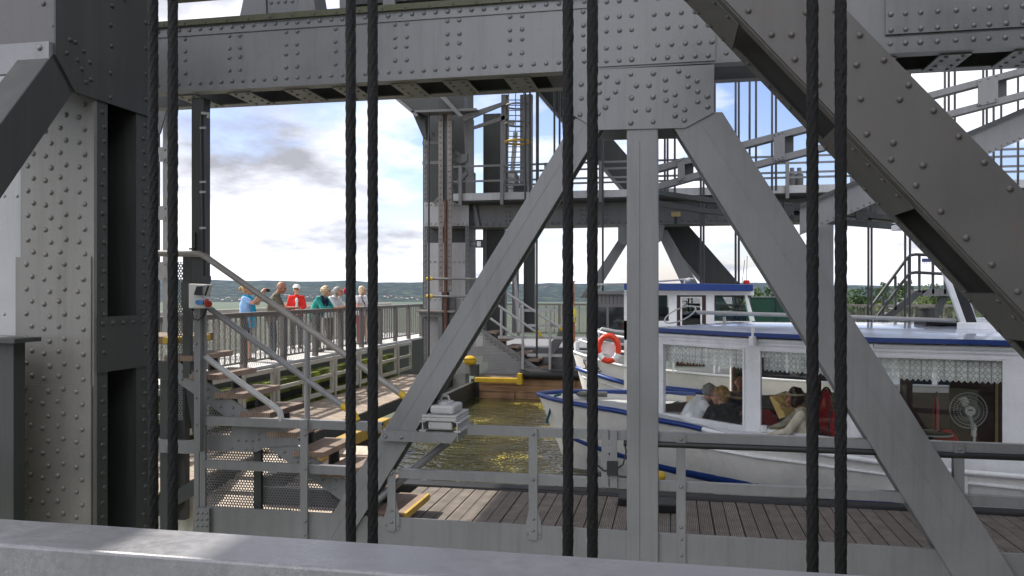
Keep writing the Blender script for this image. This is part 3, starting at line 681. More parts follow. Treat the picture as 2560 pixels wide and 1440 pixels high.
# ================================================================== BIG BRACE AT RIGHT
BY = 6.0
br = thing('diagonal_brace', 'massive brown grey riveted brace slanting down in front of the girder at right', 'brace', (3, BY, -1))
def lx(x): return 1.65-1.153*(x-.796)         # lower edge line (front plane)
gap = .83; xA, xB = .1, 3.6
f = MB(); f.prism([(xA, lx(xA)), (xB, lx(xB)), (xB, lx(xB)+gap), (xA, lx(xA)+gap)], 'y', BY, BY+.02)
dl = Vector((1, 0, -1.153)).normalized(); nl = Vector((1.153, 0, 1)).normalized()   # along and across (up right)
P0 = Vector((xA, 0, lx(xA))); Lm = (xB-xA)*math.hypot(1, 1.153); wd = gap*math.cos(math.atan(1.153))
def bp(s_, w_, Y): q = P0+dl*s_+nl*w_; return (q.x, Y, q.z)
s_ = .05; k = 0
while s_ < Lm:
    f.rivet(bp(s_, wd-.055, BY), NY, .0225); f.rivet(bp(s_+.07, .065, BY), NY, .0225); s_ += .245; k += 1
for s_, w_ in ((1.42, wd*.62), (1.42, wd*.30), (1.80, wd*.70), (2.0, wd*.28), (1.2, wd*.72), (.95, wd*.3), (.9, wd*.62), (.62, wd*.72), (.5, wd*.35), (2.25, .19), (1.62, .2)): f.rivet(bp(s_, w_, BY), NY, .0225)
f.build('front_plate', M['steel_brown'], br)
f = MB(); f.prism([(xA, lx(xA)), (xB, lx(xB)), (xB, lx(xB)+gap), (xA, lx(xA)+gap)], 'y', BY+.78, BY+.80); f.build('back_plate', M['steel_brown'], br)
def flange(w0, w1, y0, y1, s0, s1, nm, mat, rv=None):
    m = MB(); vs = []
    for ss in (s0, s1):
        for ww, yy in ((w0, y0), (w0, y1), (w1, y1), (w1, y0)): vs.append(bp(ss, ww, yy))
    m.add(vs, [(0,1,2,3),(7,6,5,4),(0,4,5,1),(1,5,6,2),(2,6,7,3),(3,7,4,0)])
    if rv:
        ss = s0+.06
        while ss < s1:
            for yy in rv: q = bp(ss, w0, yy); m.rivet(q, -nl, .02)
            ss += .245 if s1-s0 > 1 else .15
    return m.build(nm, mat, br)
flange(-.012, .0, BY+.02, BY+.13, 0, Lm, 'flange', M['steel_brown']); flange(-.012, .0, BY+.66, BY+.80, 0, Lm, 'flange', M['steel_brown'], (BY+.70,))
flange(wd-.03, wd-.001, BY+.02, BY+.78, 0, Lm, 'web', M['steel_dark_shade'])
def sx_(x): return (x-xA)*math.hypot(1, 1.153)
for a, b in ((.0, .62), (1.65, 2.45), (3.25, 3.7), (4.3, 4.9)):
    flange(-.028, -.013, BY+.10, BY+.72, a, b, 'batten_plate', M['steel_brown'], (BY+.14, BY+.68))

# ================================================================== LEFT COLUMN
CX, CYY = -4.05, 5.0
co = thing('riveted_column', 'tall riveted steel column with a pale front face and dark recessed side at the photo edge', 'column', (-4.35, 5.3, -3))
m = MB(); m.box(-4.66, CX, CYY, CYY+.03, -3, 5)
seams = [pz(140, 642, CYY), pz(140, 962, CYY)]
zt_ = pz(140, 642, CYY); m.box(-4.69, CX-.015, CYY-.014, CYY-.001, seams[1], seams[0]); m.box(-4.68, CX-.005, CYY-.026, CYY-.0145, -3, seams[1]+0.0)
z = 1.45; k = 0
while z > -1.9:
    yo = -.014 if z < seams[0] else 0
    if z < seams[1]: yo = -.026
    for j, xp in enumerate((77, 121, 158, 205)):
        jit = (7 if (k+(j in (1, 2))*0) % 2 else -7)*(1 if j in (0, 3) else -1)
        m.rivet((pX(xp+jit, CYY), CYY+yo, z-(.02 if j in (1, 3) else 0)), NY, .0168)
    z -= .0895; k += 1
m.build('front_plate', M['steel_warm'], co)
PX = (1, 0, 0)
y270, y345, y370 = 5.14, 5.46, 5.62
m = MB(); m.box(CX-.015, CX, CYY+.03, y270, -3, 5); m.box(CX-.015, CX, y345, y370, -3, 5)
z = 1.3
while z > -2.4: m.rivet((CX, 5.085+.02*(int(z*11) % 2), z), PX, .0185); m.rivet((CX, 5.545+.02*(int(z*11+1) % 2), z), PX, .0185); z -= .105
m.build('side_flange', M['steel_dark_shade'], co)
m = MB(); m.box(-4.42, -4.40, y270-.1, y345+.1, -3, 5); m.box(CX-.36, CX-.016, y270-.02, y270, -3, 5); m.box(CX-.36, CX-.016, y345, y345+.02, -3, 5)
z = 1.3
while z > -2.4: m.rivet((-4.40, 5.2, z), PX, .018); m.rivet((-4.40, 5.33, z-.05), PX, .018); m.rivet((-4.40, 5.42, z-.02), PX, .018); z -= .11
m.build('inner_web', M['steel_dark_shade'], co)
for y0_, y1_ in ((790, 924),):
    za, zb = pz(0, y0_, 5), aX(300, y1_, CX).z; za = aX(300, y0_, CX).z
    m = MB(); m.box(CX+.001, CX+.014, 5.03, 5.60, zb, za)
    for yy in (5.07, 5.18, 5.29, 5.40, 5.52): m.rivet((CX+.014, yy, za-.05), PX, .0185)
    for zz in (za-.15, za-.26): m.rivet((CX+.014, 5.08, zz), PX, .0185); m.rivet((CX+.014, 5.55, zz), PX, .0185)
    m.build('batten_plate', M['steel_dark_shade'], co)
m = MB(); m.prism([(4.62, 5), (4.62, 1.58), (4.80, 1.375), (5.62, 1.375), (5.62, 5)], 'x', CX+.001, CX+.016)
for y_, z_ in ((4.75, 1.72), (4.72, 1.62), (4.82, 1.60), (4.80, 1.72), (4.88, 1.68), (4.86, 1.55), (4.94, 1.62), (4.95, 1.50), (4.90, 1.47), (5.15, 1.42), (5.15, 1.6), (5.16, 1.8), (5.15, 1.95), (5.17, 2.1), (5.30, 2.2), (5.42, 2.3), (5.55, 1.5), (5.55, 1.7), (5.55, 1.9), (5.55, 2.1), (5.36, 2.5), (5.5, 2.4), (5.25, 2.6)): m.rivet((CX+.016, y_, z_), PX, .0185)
m.build('gusset_plate', M['steel_dark_shade'], co)
# brace running towards the viewer
m = MB(); m.add([(-4.30, 4.80, 1.375), (-4.05, 4.80, 1.375), (-4.05, 4.62, 1.60), (-4.30, 4.62, 1.60), (-4.30, 3.60, -.22), (-4.05, 3.60, -.22), (-4.05, 3.42, 0.02), (-4.30, 3.42, 0.02)],
   [(0,1,2,3),(7,6,5,4),(0,4,5,1),(1,5,6,2),(2,6,7,3),(3,7,4,0)])
m.build('brace', M['steel_dark_shade'], co, bevel=.008)
m = MB(); m.box(-7, CX-.001, 4.58, 4.62, 1.46, 1.66); m.box(-7, CX-.001, 4.62, 4.98, 1.62, 1.66)
for x in (-4.12, -4.16): m.rivet((x, 4.58, 1.62 if x > -4.14 else 1.52), NY, .0185)
m.build('cross_flange', M['steel'], co)
m = MB(); m.box(-6, CX-.02, 4.96, 4.99, 1.66, 5)
for k in range(6): m.rivet((-4.25-.09*(k % 3), 4.96, 1.75+.16*k), NY, .0185)
m.build('cross_web', M['steel_brown'], co)
# pale column further left
lp = thing('pale_column', 'pale smooth steel plate column just left of the riveted column', 'column', (-5.8, 6.2, -3))
m = MB(); x0_ = pX(52, 6.4); zb = pz(20, 838, 6.4); m.box(-9, x0_+.1, 6.4, 6.45, zb, 3.5)
for yy in (490, 785):
    for xx in (11, 43): p = aY(xx, yy, 6.4); m.rivet((p.x, 6.4, p.z), NY, .014)
m.build('plate', M['bright'], lp); m = MB(); m.box(-9, x0_+.1, 6.38, 6.5, zb-.06, zb-.001); m.build('foot_flange', M['steel'], lp)
# dark gate post with mesh at lower left
gpst = thing('gate_post', 'dark steel fence end post with flat cap and wire mesh below the pale column', 'gate post', (-4.6, 4.9, -2.5))
m = MB(); x1_ = pX(34, 4.6); z1_ = pz(10, 856, 4.6); m.box(-6.5, x1_, 4.6, 4.7, -2.5, z1_); m.build('panel', M['steel_dark_shade'], gpst, bevel=.004)
m = MB(); m.box(-6.5, pX(60, 4.6), 4.52, 4.75, z1_+.001, z1_+.03); m.build('cap', M['steel_dark_shade'], gpst)
m = MB(); m.box(x1_-.02, x1_+.25, 5.05, 5.054, -2.4, z1_); m.build('wire_mesh', M['net_x'], gpst)
m = MB(); m.box(-6.5, x1_+.12, 5.06, 5.10, pz(40, 1080, 5)-.03, pz(40, 1080, 5)); m.build('rail', M['steel_dark_shade'], gpst)

# ================================================================== NEAR STAIR, POST, HANDRAILS
SR0, SDX, SZ0, SDZ = -5.38, .32, -.742, .2085
st = thing('stairs', 'steel stair with grooved brown treads leading down to the near timber deck', 'stairs', (-4, 8.7, FZ))
for i in range(9):
    xr_, z = SR0+SDX*i, SZ0-SDZ*i
    m = MB(); m.box(xr_-.37, xr_-(.035 if i == 8 else 0), 8.24, 9.1, z-.065, z); m.build('tread', M['tread'], st, bevel=.006)
    m = MB(); m.tube([(xr_-.2, 8.34, z-.30), (xr_-.2, 8.34, z-.07)], [.07, .055], 10); m.build('tread_bracket', M['steel_dark_shade'], st); m = MB(); m.tube([(xr_-.2, 8.98, z-.3), (xr_-.2, 8.98, z-.07)], [.07, .055], 10); m.build('tread_bracket', M['steel_dark_shade'], st)
    m = MB()
    for yy in (8.38, 8.96): m.ell((xr_-.16, yy, z), (.012, .012, .005), 8, 4); m.ell((xr_-.27, yy, z), (.012, .012, .005), 8, 4)
    m.build('screw', M['bright'], st)
xr_, z = SR0+SDX*8, SZ0-SDZ*8
m = MB(); m.box(xr_-.034, xr_+.006, 8.235, 9.1, z-.07, z+.003); m.build('nosing', M['ywood'], st)
def stringer(Y, nm='stringer', mat=None):
    up = [(500, 955), (862, 1211)]; lo = [(862, 1266), (500, 1000)]
    m = MB(); q = gp([(430, 892), (862, 1199), (905, 1240), (905, 1290), (862, 1258), (430, 946)], Y); m.prism(q, 'y', Y, Y+.02)
    for k in range(14):
        for dy in (16, 36): p = aY(455+32*k, 912+32*k*.71+dy, Y); m.rivet((p.x, Y, p.z), NY, .015)
    return m.build(nm, mat or M['steel'], st)
stringer(8.27); stringer(9.05)
m = MB(); m.prism(gp([(512, 1088), (579, 1088), (579, 1059), (690, 1059), (760, 1112), (664, 1118), (641, 1130), (512, 1126)], 8.25), 'y', 8.25, 8.268)
for x, y in ((595,1101),(615,1101),(632,1101),(647,1084),(580,1120),(615,1122),(632,1122),(647,1098)): p = aY(x, y, 8.25); m.rivet((p.x, 8.25, p.z), NY, .014)
m.build('stringer_gusset', M['steel'], st)
m = MB(); m.prism(gp([(513, 985), (569, 1039), (862, 1256), (832, 1279), (513, 1272)], 8.36), 'y', 8.36, 8.364)
o = tag(m.build('perforated_panel', M['perf']), 'perforated metal sheet filling the space under the near stair', 'perforated panel')
m = MB(); q = aY(648, 1125, 8.345); m.box(q.x-.045, q.x+.045, 8.30, 8.35, -3.0, q.z); m.build('support_post', M['steel_dark_shade'], st)
# landing at the top of the stair
ld = thing('stair_landing', 'dark steel stair landing with perforated guard beside the riveted column', 'landing', (-6.8, 8.8, -3))
m = MB(); m.box(-9.0, -5.72, 8.3, 9.2, -.62, -.53); m.build('platform', M['tread'], ld)
m = MB(); m.box(-5.74, -5.60, 8.2, 8.95, -.60, -.535); m.build('nosing', M['yellow'], ld)
def rct(m, x0, y0, x1, y1, Y, th=.05):
    xm = (x0+x1)/2; m.box(pX(x0, Y), pX(x1, Y), Y, Y+th, pz(xm, y1, Y), pz(xm, y0, Y)); return m
for nm, mt, rr in (('beam', 'steel_dark_shade', (380, 905, 480, 948, 8.35, .12)), ('guard_post', 'steel_dark_shade', (457, 640, 475, 945, 8.25, .06)), ('tie_bar', 'steel', (380, 1100, 490, 1133, 8.3, .04)), ('leg', 'steel_dark_shade', (400, 948, 420, 1330, 8.45, .1)), ('leg', 'steel_dark_shade', (441, 948, 462, 1300, 8.6, .1))):
    m = MB(); rct(m, *rr); m.build(nm, M[mt], ld)
m = MB(); m.prism(gp([(380, 1262), (490, 1195), (490, 1235), (380, 1300)], 8.5), 'y', 8.5, 8.58); m.build('brace', M['steel_dark_shade'], ld)
m = MB(); m.prism(gp([(462, 948), (480, 948), (500, 1090), (482, 1090)], 8.5), 'y', 8.5, 8.56); m.build('brace', M['steel_dark_shade'], ld)
m = MB(); rct(m, 438, 655, 457, 1050, 8.3, .004); m.build('perforated_guard', M['perf'], ld)
m = MB(); rct(m, 395, 1345, 482, 1260, 8.8, .05); rct(m, 440, 1240, 482, 1265, 8.78, .02); m.build('base_plate', M['cream'], ld)
# slim lattice column seen between the first two ropes
sc_ = thing('lattice_column', 'slim pale battened column seen between the two ropes nearest the riveted column', 'column', (pX(405, 9.6), 9.6, -3))
m = MB(); rct(m, 407, 262, 419, 860, 9.6, .02); m.build('flange', M['bright'], sc_)
for a, b in ((368, 404), (515, 550), (655, 700)):
    m = MB(); rct(m, 388, a, 418, b, 9.57, .02)
    for y in (a+6, b-6): p = aY(412, y, 9.57); m.rivet((p.x, 9.57, p.z), NY, .016)
    m.build('batten_plate', M['bright'], sc_)
m = MB(); rct(m, 386, 262, 398, 860, 9.6, .02); m.build('flange', M['steel_dark_shade'], sc_)
m = MB(); m.prism(gp([(392, 240), (425, 240), (400, 330), (392, 345)], 9.5), 'y', 9.5, 9.53); m.build('gusset_plate', M['steel'], sc_)
# conduit post
cp = thing('conduit_post', 'dark steel channel post with a cable conduit rising from the stair to the girder', 'post', (pX(495, 8.16), 8.2, -3.0))
m = MB(); rct(m, 479, 244, 509, 745, 8.16, .02); rct(m, 479, 244, 484, 745, 8.18, .12); rct(m, 501, 244, 508, 745, 8.18, .14); m.build('upper_section', M['steel_dark_shade'], cp)
m = MB(); rct(m, 485, 745, 497, 1335, 8.14, .02); rct(m, 499, 745, 513, 1335, 8.10, .03); rct(m, 497, 745, 500, 1130, 8.04, .10)
for y in range(790, 1110, 68): p = aY(491, y, 8.14); m.rivet((p.x, 8.14, p.z), NY, .013)
m.build('lower_section', M['steel'], cp)
m = MB(); rct(m, 486, 1270, 522, 1335, 8.05, .03)
for y in (1282, 1298, 1314): 
    for x in (493, 505, 517): p = aY(x, y, 8.05); m.rivet((p.x, 8.05, p.z), NY, .015)
m.build('foot_plate', M['steel'], cp)
m = MB(); p0, p1 = aY(505, 285, 8.14), aY(510, 690, 8.14); m.tube([p0, p1], .022, 8); m.build('conduit', M['black'], cp)
m = MB()
for y in (320, 455, 480, 570): p = aY(507, y, 8.12); m.box(p.x-.035, p.x+.035, 8.11, 8.13, p.z-.012, p.z+.012)
p = aY(514, 288, 8.1); m.tube([(p.x-.06, 8.12, p.z+.03), (p.x+.03, 8.12, p.z+.02), (p.x+.02, 8.12, p.z-.03)], .018, 6); m.build('clamps', M['bright'], cp)
m = MB(); rct(m, 480, 580, 487, 622, 8.13, .02); rct(m, 472, 620, 487, 624, 8.13, .03); rct(m, 507, 690, 518, 705, 8.1, .08); m.build('small_bracket', M['steel_dark_shade'], cp)
# power box
pb = thing('socket_box', 'light grey power distribution box with blue and red sockets on the conduit post', 'socket box', (pX(494, 8.0), 7.95, pz(494, 772, 8.0)))
m = MB(); rct(m, 453, 706, 476, 770, 7.98, .14); m.build('back_plate', M['steel_dark_shade'], pb)
m = MB(); m.prism([(-0, 0)]*0 or gp([(471, 709), (516, 711), (506, 740), (513, 771), (471, 771)], 7.84), 'y', 7.84, 7.98); m.build('housing', M['plastic'], pb, bevel=.012)
m = MB(); m.prism(gp([(491, 716), (519, 714), (510, 739), (484, 737)], 7.80), 'y', 7.80, 7.838); m.build('meter_window', M['glassdk'], pb)
for xx in (493, 502): m = MB(); p = aY(xx, 756, 7.80); m.cyl(p, p+Vector((0, .035, 0)), .026, 14); m.build('blue_socket', simple('socket_blue', (.03, .18, .42), .4), pb)
m = MB(); p = aY(518, 758, 7.80); m.cyl(p+Vector((-.03, .05, .01)), p+Vector((.035, -.03, -.01)), .038, 16); m.build('red_socket', simple('socket_red', (.32, .03, .02), .4), pb)
m = MB(); p = aY(481, 778, 7.9); m.cyl(p+Vector((0, 0, .04)), p, .02, 8); m.tube([p, p+Vector((.01, 0, -.08)), p+Vector((.07, 0, -.10)), p+Vector((.11, .05, -.05)), p+Vector((.12, .1, .05))], .009, 6); m.build('cable', M['black'], pb)
# handrails
hr = thing('handrail', 'tubular grey handrail with yellow tip, three parallel tubes sloping down the near stair', 'handrail', aY(768, 1330, RY-.02))
HY = RY-.02
def hp(x, y, Y=None): return aY(x, y, Y or HY)
m = MB(); m.tube([hp(380, 633), hp(500, 635), hp(514, 642), hp(1003, 985)], .036, 12); m.build('top_tube', paint('worn_tube', (.26, .24, .225), .32, .35), hr)
m = MB(); m.tube([hp(1000, 982.7), hp(1013, 992)], .040, 12); m.build('yellow_tip', M['yellow'], hr)
m = MB(); m.tube([hp(505, 757), hp(858, 1016)], .034, 12); m.build('middle_tube', M['steel'], hr)
m = MB(); m.tube([hp(855, 1013.5), hp(872, 1025), hp(884, 1035), hp(893, 1052)], .039, 12); m.build('yellow_tip', M['yellow'], hr)
m = MB(); m.tube([hp(505, 887), hp(688, 1019), hp(700, 1030), hp(704, 1052)], .034, 12); m.build('lower_tube', M['bright'], hr)
m = MB(); a = hp(768, 820); m.tube([a, (a.x, a.y, -1.45)], .03, 10); m.build('post', M['steel'], hr)
m = MB(); m.box(a.x-.035, a.x+.035, RY-.09, RY-.064, -3.1, RZ+.01); m.box(a.x-.05, a.x-.035, RY-.09, RY+.0, -3.1, RZ)
for z in (-1.5, -1.56, -1.93, -2.5, -2.65, -2.78): m.rivet((a.x+.01, RY-.09, z), NY, .014)
m.build('lower_post', M['steel'], hr)

# ================================================================== FAR SIDE OF THE LIFT
SF, SD = M['steel_far'], M['steel_dark_shade']
FY = 23.6
fg = thing('far_girder', 'riveted steel girder spanning the far side of the trough below the service balcony', 'girder', (0, FY, 1.8))
zb2, zt2 = pz(1190, 566, FY), pz(1190, 505, FY)
m = MB(); m.box(-7.4, 13, FY, FY+.05, zb2, zt2); m.box(-7.4, 13, FY-.08, FY+.9, zb2-.03, zb2-.001); m.box(-7.4, 13, FY-.08, FY+.9, zt2+.001, zt2+.03)
x = -5.9
while x < 12: m.rivet((x, FY, zb2+.06), NY, .03); m.rivet((x, FY, zt2-.06), NY, .03); x += .2
for xp in (1265, 1275, 1455, 1465, 1510, 1518, 1760, 1768, 1790):
    for k in range(4): m.rivet((pX(xp, FY), FY, zb2+.15+.14*k), NY, .03)
m.build('web', SF, fg)
m = MB(); m.prism(gp([(1183, 507), (1190, 507), (1200, 566), (1190, 566)], FY-.05), 'y', FY-.1, FY-.02); m.build('stiffener', SF, fg)
bl = thing('balcony', 'service balcony with pale edge strip and four rail guardrail above the far girder', 'balcony', (0, 22.6, zt2))
bz0, bz1 = pz(1300, 498, 22.6), pz(1300, 480, 22.6)
m = MB(); m.box(pX(1133, 22.6), 13, 22.6, 22.65, bz0, bz1); m.build('edge_strip', M['bright'], bl)
m = MB(); m.box(pX(1133, 22.6), 13, 22.65, 24.4, bz0-.04, bz0+.02); m.build('floor', SD, bl)
for yy in (411, 427, 449, 461):
    m = MB(); z_ = pz(1300, yy, 22.6); m.box(pX(1133 if yy in (411, 449) else 1250, 22.6), 13, 22.6, 22.64, z_-.035, z_+.02); m.build('rail', SF, bl)
for xp in (1151, 1255, 1365, 1501, 1640, 1800, 1968, 2130, 2290, 2440):
    m = MB(); x = pX(xp, 22.55); m.box(x-.045, x+.045, 22.5, 22.58, bz0-.15, pz(1300, 410, 22.6)); m.build('post', SF, bl)
# far truss members
fm = thing('far_truss', 'far side truss diagonals and post hanging from the far girder behind the boats', 'truss', (0, 23.8, -2))
def fmem(nm, poly, Y, dep, mat=SF):
    m = MB(); m.prism(gp(poly, Y), 'y', Y, Y+dep); return m.build(nm, mat, fm)
fmem('gusset_plate', [(1545, 562), (1662, 562), (1655, 600), (1640, 612), (1555, 612), (1545, 600)], 23.5, .03)
fmem('diagonal', [(1552, 590), (1578, 590), (1500, 715), (1475, 745), (1450, 745)], 23.75, .3)
fmem('diagonal', [(1640, 575), (1668, 575), (1765, 745), (1720, 745)], 23.75, .3)
fb = thing('far_brace', 'dark wide diagonal brace crossing behind the far girder and the blue roofed wheelhouse', 'brace', (1, 25, -2))
m = MB(); m.prism(gp([(1335, 225), (1425, 225), (1880, 745), (1785, 745)], 24.8), 'y', 24.8, 25.4); m.build('web', SD, fb)
m = MB(); m.prism(gp([(1335, 225), (1345, 225), (1795, 745), (1785, 745)], 24.7), 'y', 24.65, 24.79); m.build('flange', SF, fb)
m = MB(); rct(m, 2046, 490, 2084, 800, 21.9, .4); tag(m.build('steel_post', SF), 'tall grey square post just behind the two ropes that cross the big brace', 'post')
# far tower
tw = thing('steel_tower', 'tall riveted steel tower column with recessed panels at the far corner of the trough', 'tower', (-6.7, 23.8, -2.5))
TYF = 23.4
def tb_(nm, mat, *rs, rv=None):
    m = MB()
    for r_ in rs: rct(m, *r_)
    for r_ in (rv or ()):
        (x0, y0, x1, y1, st_) = r_[:5]; Y = r_[5] if len(r_) > 5 else TYF
        n = max(1, int(math.hypot(x1-x0, y1-y0)/st_))
        for i in range(n+1): p = aY(x0+(x1-x0)*i/n, y0+(y1-y0)*i/n, Y); m.rivet(p, NY, .028)
    return m.build(nm, mat, tw)
tb_('corner_flange', SF, (1059, 300, 1068, 1010, TYF, .06), (1128, 300, 1134, 505, TYF, .06), (1163, 300, 1172, 1010, TYF, .06), rv=[(1063, 340, 1063, 990, 13), (1168, 340, 1168, 900, 13)])
tb_('front_plate', M['bright'], (1060, 505, 1172, 565, TYF-.05, .04), (1068, 607, 1163, 1010, TYF+.01, .04), rv=[(1066, 512, 1168, 512, 11, TYF-.05), (1066, 559, 1168, 559, 11, TYF-.05), (1075, 654, 1160, 654, 12), (1075, 748, 1160, 748, 12)])
m = MB(); m.box(-7.72, -6.08, 24.2, 24.25, -2.5, 9); m.build('back_web', SD, tw)
m = MB(); m.box(-6.05, -6.02, 23.46, 24.3, -2.5, 3.7); m.build('side_plate', SF, tw)
for y in (352, 402): tb_('tie_strut', SF, (1056, y, 1135, y+8, 23.2, .06))
m = MB(); m.prism(gp([(1135, 400), (1155, 385), (1168, 385), (1168, 402), (1150, 410)], 23.25), 'y', 23.25, 23.3); m.build('knee_brace', SF, tw); m = MB(); m.prism(gp([(1133, 460), (1165, 425), (1168, 435), (1136, 470)], 23.25), 'y', 23.25, 23.3); m.build('knee_brace', SF, tw); m = MB()
m.prism(gp([(1082, 330), (1098, 345), (1098, 355), (1078, 335)], 23.25), 'y', 23.25, 23.3); m.build('knee_brace', SF, tw); m = MB(); m.prism(gp([(1080, 508), (1100, 485), (1100, 495), (1086, 508)], 23.25), 'y', 23.25, 23.3); m.prism(gp([(1130, 368), (1152, 385), (1150, 392), (1130, 378)], 23.25), 'y', 23.25, 23.3)
m.build('knee_brace', SF, tw)
tb_('guide_rail', M['steel_rust'], (1096, 272, 1107, 730, 22.9, .05), (1118, 272, 1129, 730, 22.9, .05), rv=[(1101, 300, 1101, 725, 14, 22.9), (1124, 300, 1124, 725, 14, 22.9)])
tb_('rusty_rail', simple('bare_rust', (.11, .055, .035), .85, .4, 6), (1110, 500, 1116, 905, 22.85, .12))
tb_('guide_web', SD, (1106, 272, 1119, 500, 22.96, .2), (1104, 730, 1121, 905, 22.98, .1))
tb_('foot_shelf', M['steel_rust'], (1040, 776, 1136, 781, 22.9, .7)); tb_('shelf_bracket', SF, (1048, 781, 1120, 792, 23.0, .4))
tb_('guide_foot', SF, (1096, 792, 1106, 1000, 22.95, .3), (1122, 745, 1134, 860, 23.1, .3))
# head bracket fanning out under the gallery
m = MB(); q = gp([(980, 240), (1160, 240), (1160, 276), (1030, 276)], 22.6); m.prism(q, 'y', 22.6, 23.0); m.prism(gp([(1028, 276), (1060, 276), (1066, 345), (1058, 345)], 22.9), 'y', 22.9, 23.3)
m.build('head_bracket', SD, tw)
m = MB(); m.prism(gp([(976, 238), (986, 238), (1046, 287), (1040, 292)], 22.5), 'y', 22.5, 22.9); m.prism(gp([(1028, 276), (1190, 270), (1190, 276), (1030, 281)], 22.5), 'y', 22.5, 23.0); m.prism(gp([(1095, 238), (1110, 238), (1158, 290), (1148, 292)], 22.4), 'y', 22.4, 22.5); m.prism(gp([(1158, 288), (1184, 300), (1184, 500), (1168, 500)], 23.3), 'y', 23.3, 23.36)
m.prism(gp([(1150, 290), (1270, 250), (1270, 258), (1160, 303)], 22.7), 'y', 22.7, 22.8); m.prism(gp([(1184, 315), (1270, 285), (1270, 296), (1184, 322)], 22.9), 'y', 22.9, 23.0)
m.build('head_brace', SF, tw)
for y in (697, 741):
    t_ = thing('tie_rod', 'thin grey rod with a yellow sleeve, the %s one on the far tower face' % ('upper' if y == 697 else 'lower'), 'rod', aY(1120, y, 22.8))
    m = MB(); m.tube([aY(1068, y, 22.8), aY(1205, y+0.5, 22.8)], .035, 8); m.build('rod', SF, t_)
    m = MB(); m.tube([aY(1066, y, 22.8), aY(1082, y, 22.8)], .055, 8); m.build('sleeve', M['yellow'], t_)
# second (dark) column and ladder group
dc = thing('dark_column', 'dark battened column standing right of the far tower behind the ladder', 'column', (-4.3, 24.6, -2))
for nm, mat, r_ in (('web', SD, (1208, 284, 1251, 505, 24.6, .3)), ('web', SD, (1214, 567, 1262, 905, 24.6, .3)), ('flange', SF, (1207, 567, 1216, 905, 24.4, .1)), ('flange', SF, (1300, 236, 1330, 505, 24.7, .2)), ('flange', SD, (1309, 505, 1336, 830, 24.7, .2)), ('batten', M['bright'], (1262, 430, 1282, 480, 24.3, .05)), ('batten', M['bright'], (1270, 300, 1286, 314, 24.3, .05)), ('leg', SF, (1280, 660, 1296, 830, 24.4, .1))):
    m = MB(); rct(m, *r_); m.build(nm, mat, dc)
m = MB(); m.prism(gp([(1283, 330), (1293, 330), (1280, 500), (1270, 500)], 24.2), 'y', 24.2, 24.3); m.prism(gp([(1284, 690), (1290, 690), (1302, 830), (1292, 830)], 24.2), 'y', 24.2, 24.3)
m.build('bright_strut', M['bright'], dc)
la = thing('ladder', 'caged steel ladder with one yellow safety hoop beside the far tower', 'ladder', (pX(1285, 22.9), 22.9, bz1))
m = MB(); rct(m, 1253, 236, 1264, 500, 22.9, .06); rct(m, 1265, 236, 1270, 500, 22.95, .06); m.build('stile', SF, la)
m = MB(); rct(m, 1312, 236, 1318, 480, 23.2, .05); m.build('stile', SF, la)
m = MB()
y = 250
while y < 480: a, b = aY(1268, y, 22.98), aY(1312, y, 23.2); m.tube([a, b], .014, 6); y += 13
m.build('rungs', SF, la)
def hoop(y, nm, mat, r=.37):
    c = aY(1295, y, 22.9); m = MB(); pts = []
    for k in range(20): q = 2*math.pi*k/20; pts.append((c.x+r*math.cos(q), c.y+r*math.sin(q), c.z))
    m.tube(pts, .025 if nm == 'hoop' else .034, 6, close=True); m.build(nm, mat, la)
hoop(265, 'hoop', SF); hoop(310, 'hoop', SF); hoop(355, 'yellow_hoop', M['yellow'])
for k in range(5):
    q = math.pi*(1.1+.2*k); c = aY(1295, 355, 22.9); m = MB(); x, y = c.x+.37*math.cos(q), c.y+.37*math.sin(q); m.tube([(x, y, c.z), (x, y, pz(1295, 238, 22.9))], .014, 5); m.build('cage_strap', SF, la)
# machine box with two bollard-like cylinders on the balcony
mb_ = thing('counterweight_buffer', 'pair of grey buffers on a block standing on the far balcony by the ladder', 'buffer', aY(1300, 478, 23.0))
m = MB(); rct(m, 1283, 460, 1318, 479, 23.0, .5); m.build('block', SD, mb_)
for xx in (1290, 1306): m = MB(); p = aY(xx, 460, 23.1); m.cyl(p, p+Vector((0, 0, .25)), .09, 10); m.cyl(p+Vector((0, 0, .25)), p+Vector((0, 0, .32)), .05, 8); m.build('cylinder', SF, mb_)
for i, xx in enumerate((1980, 1998)):
    m = MB(); p = aY(xx, 476, 23.0); m.cyl(p, p+Vector((0, 0, .45)), .11, 10); m.cyl(p+Vector((0, 0, .45)), p+Vector((0, 0, .62)), .06, 8)
    tag(m.build('buffer', SF), 'grey cylinder buffer on the balcony behind the big brace, the %s one' % ('left' if i == 0 else 'right'), 'buffer')
# floodlights
fl = thing('floodlight', 'small black floodlight with lit glass fixed beside the far tower', 'floodlight', aY(1195, 609, 23.2))
m = MB(); rct(m, 1189, 599, 1205, 619, 23.1, .12); m.build('housing', M['black'], fl)
m = MB(); rct(m, 1192, 603, 1202, 616, 23.07, .028); m.build('lens', simple('lamp_glass', (.5, .5, .5), .15), fl)
m = MB(); rct(m, 1175, 603, 1188, 605, 23.2, .03); rct(m, 1175, 614, 1188, 616, 23.2, .03); rct(m, 1174, 603, 1176, 616, 23.2, .03); m.build('bracket', M['black'], fl)
fl = thing('floodlight', 'small pale floodlight under the far girder, right of the vertical truss post', 'floodlight', aY(1688, 545, 23.3))
m = MB(); rct(m, 1678, 529, 1701, 541, 23.2, .12); m.build('housing', M['gold'], fl); m = MB(); rct(m, 1686, 541, 1692, 560, 23.3, .05); m.build('bracket', M['black'], fl)
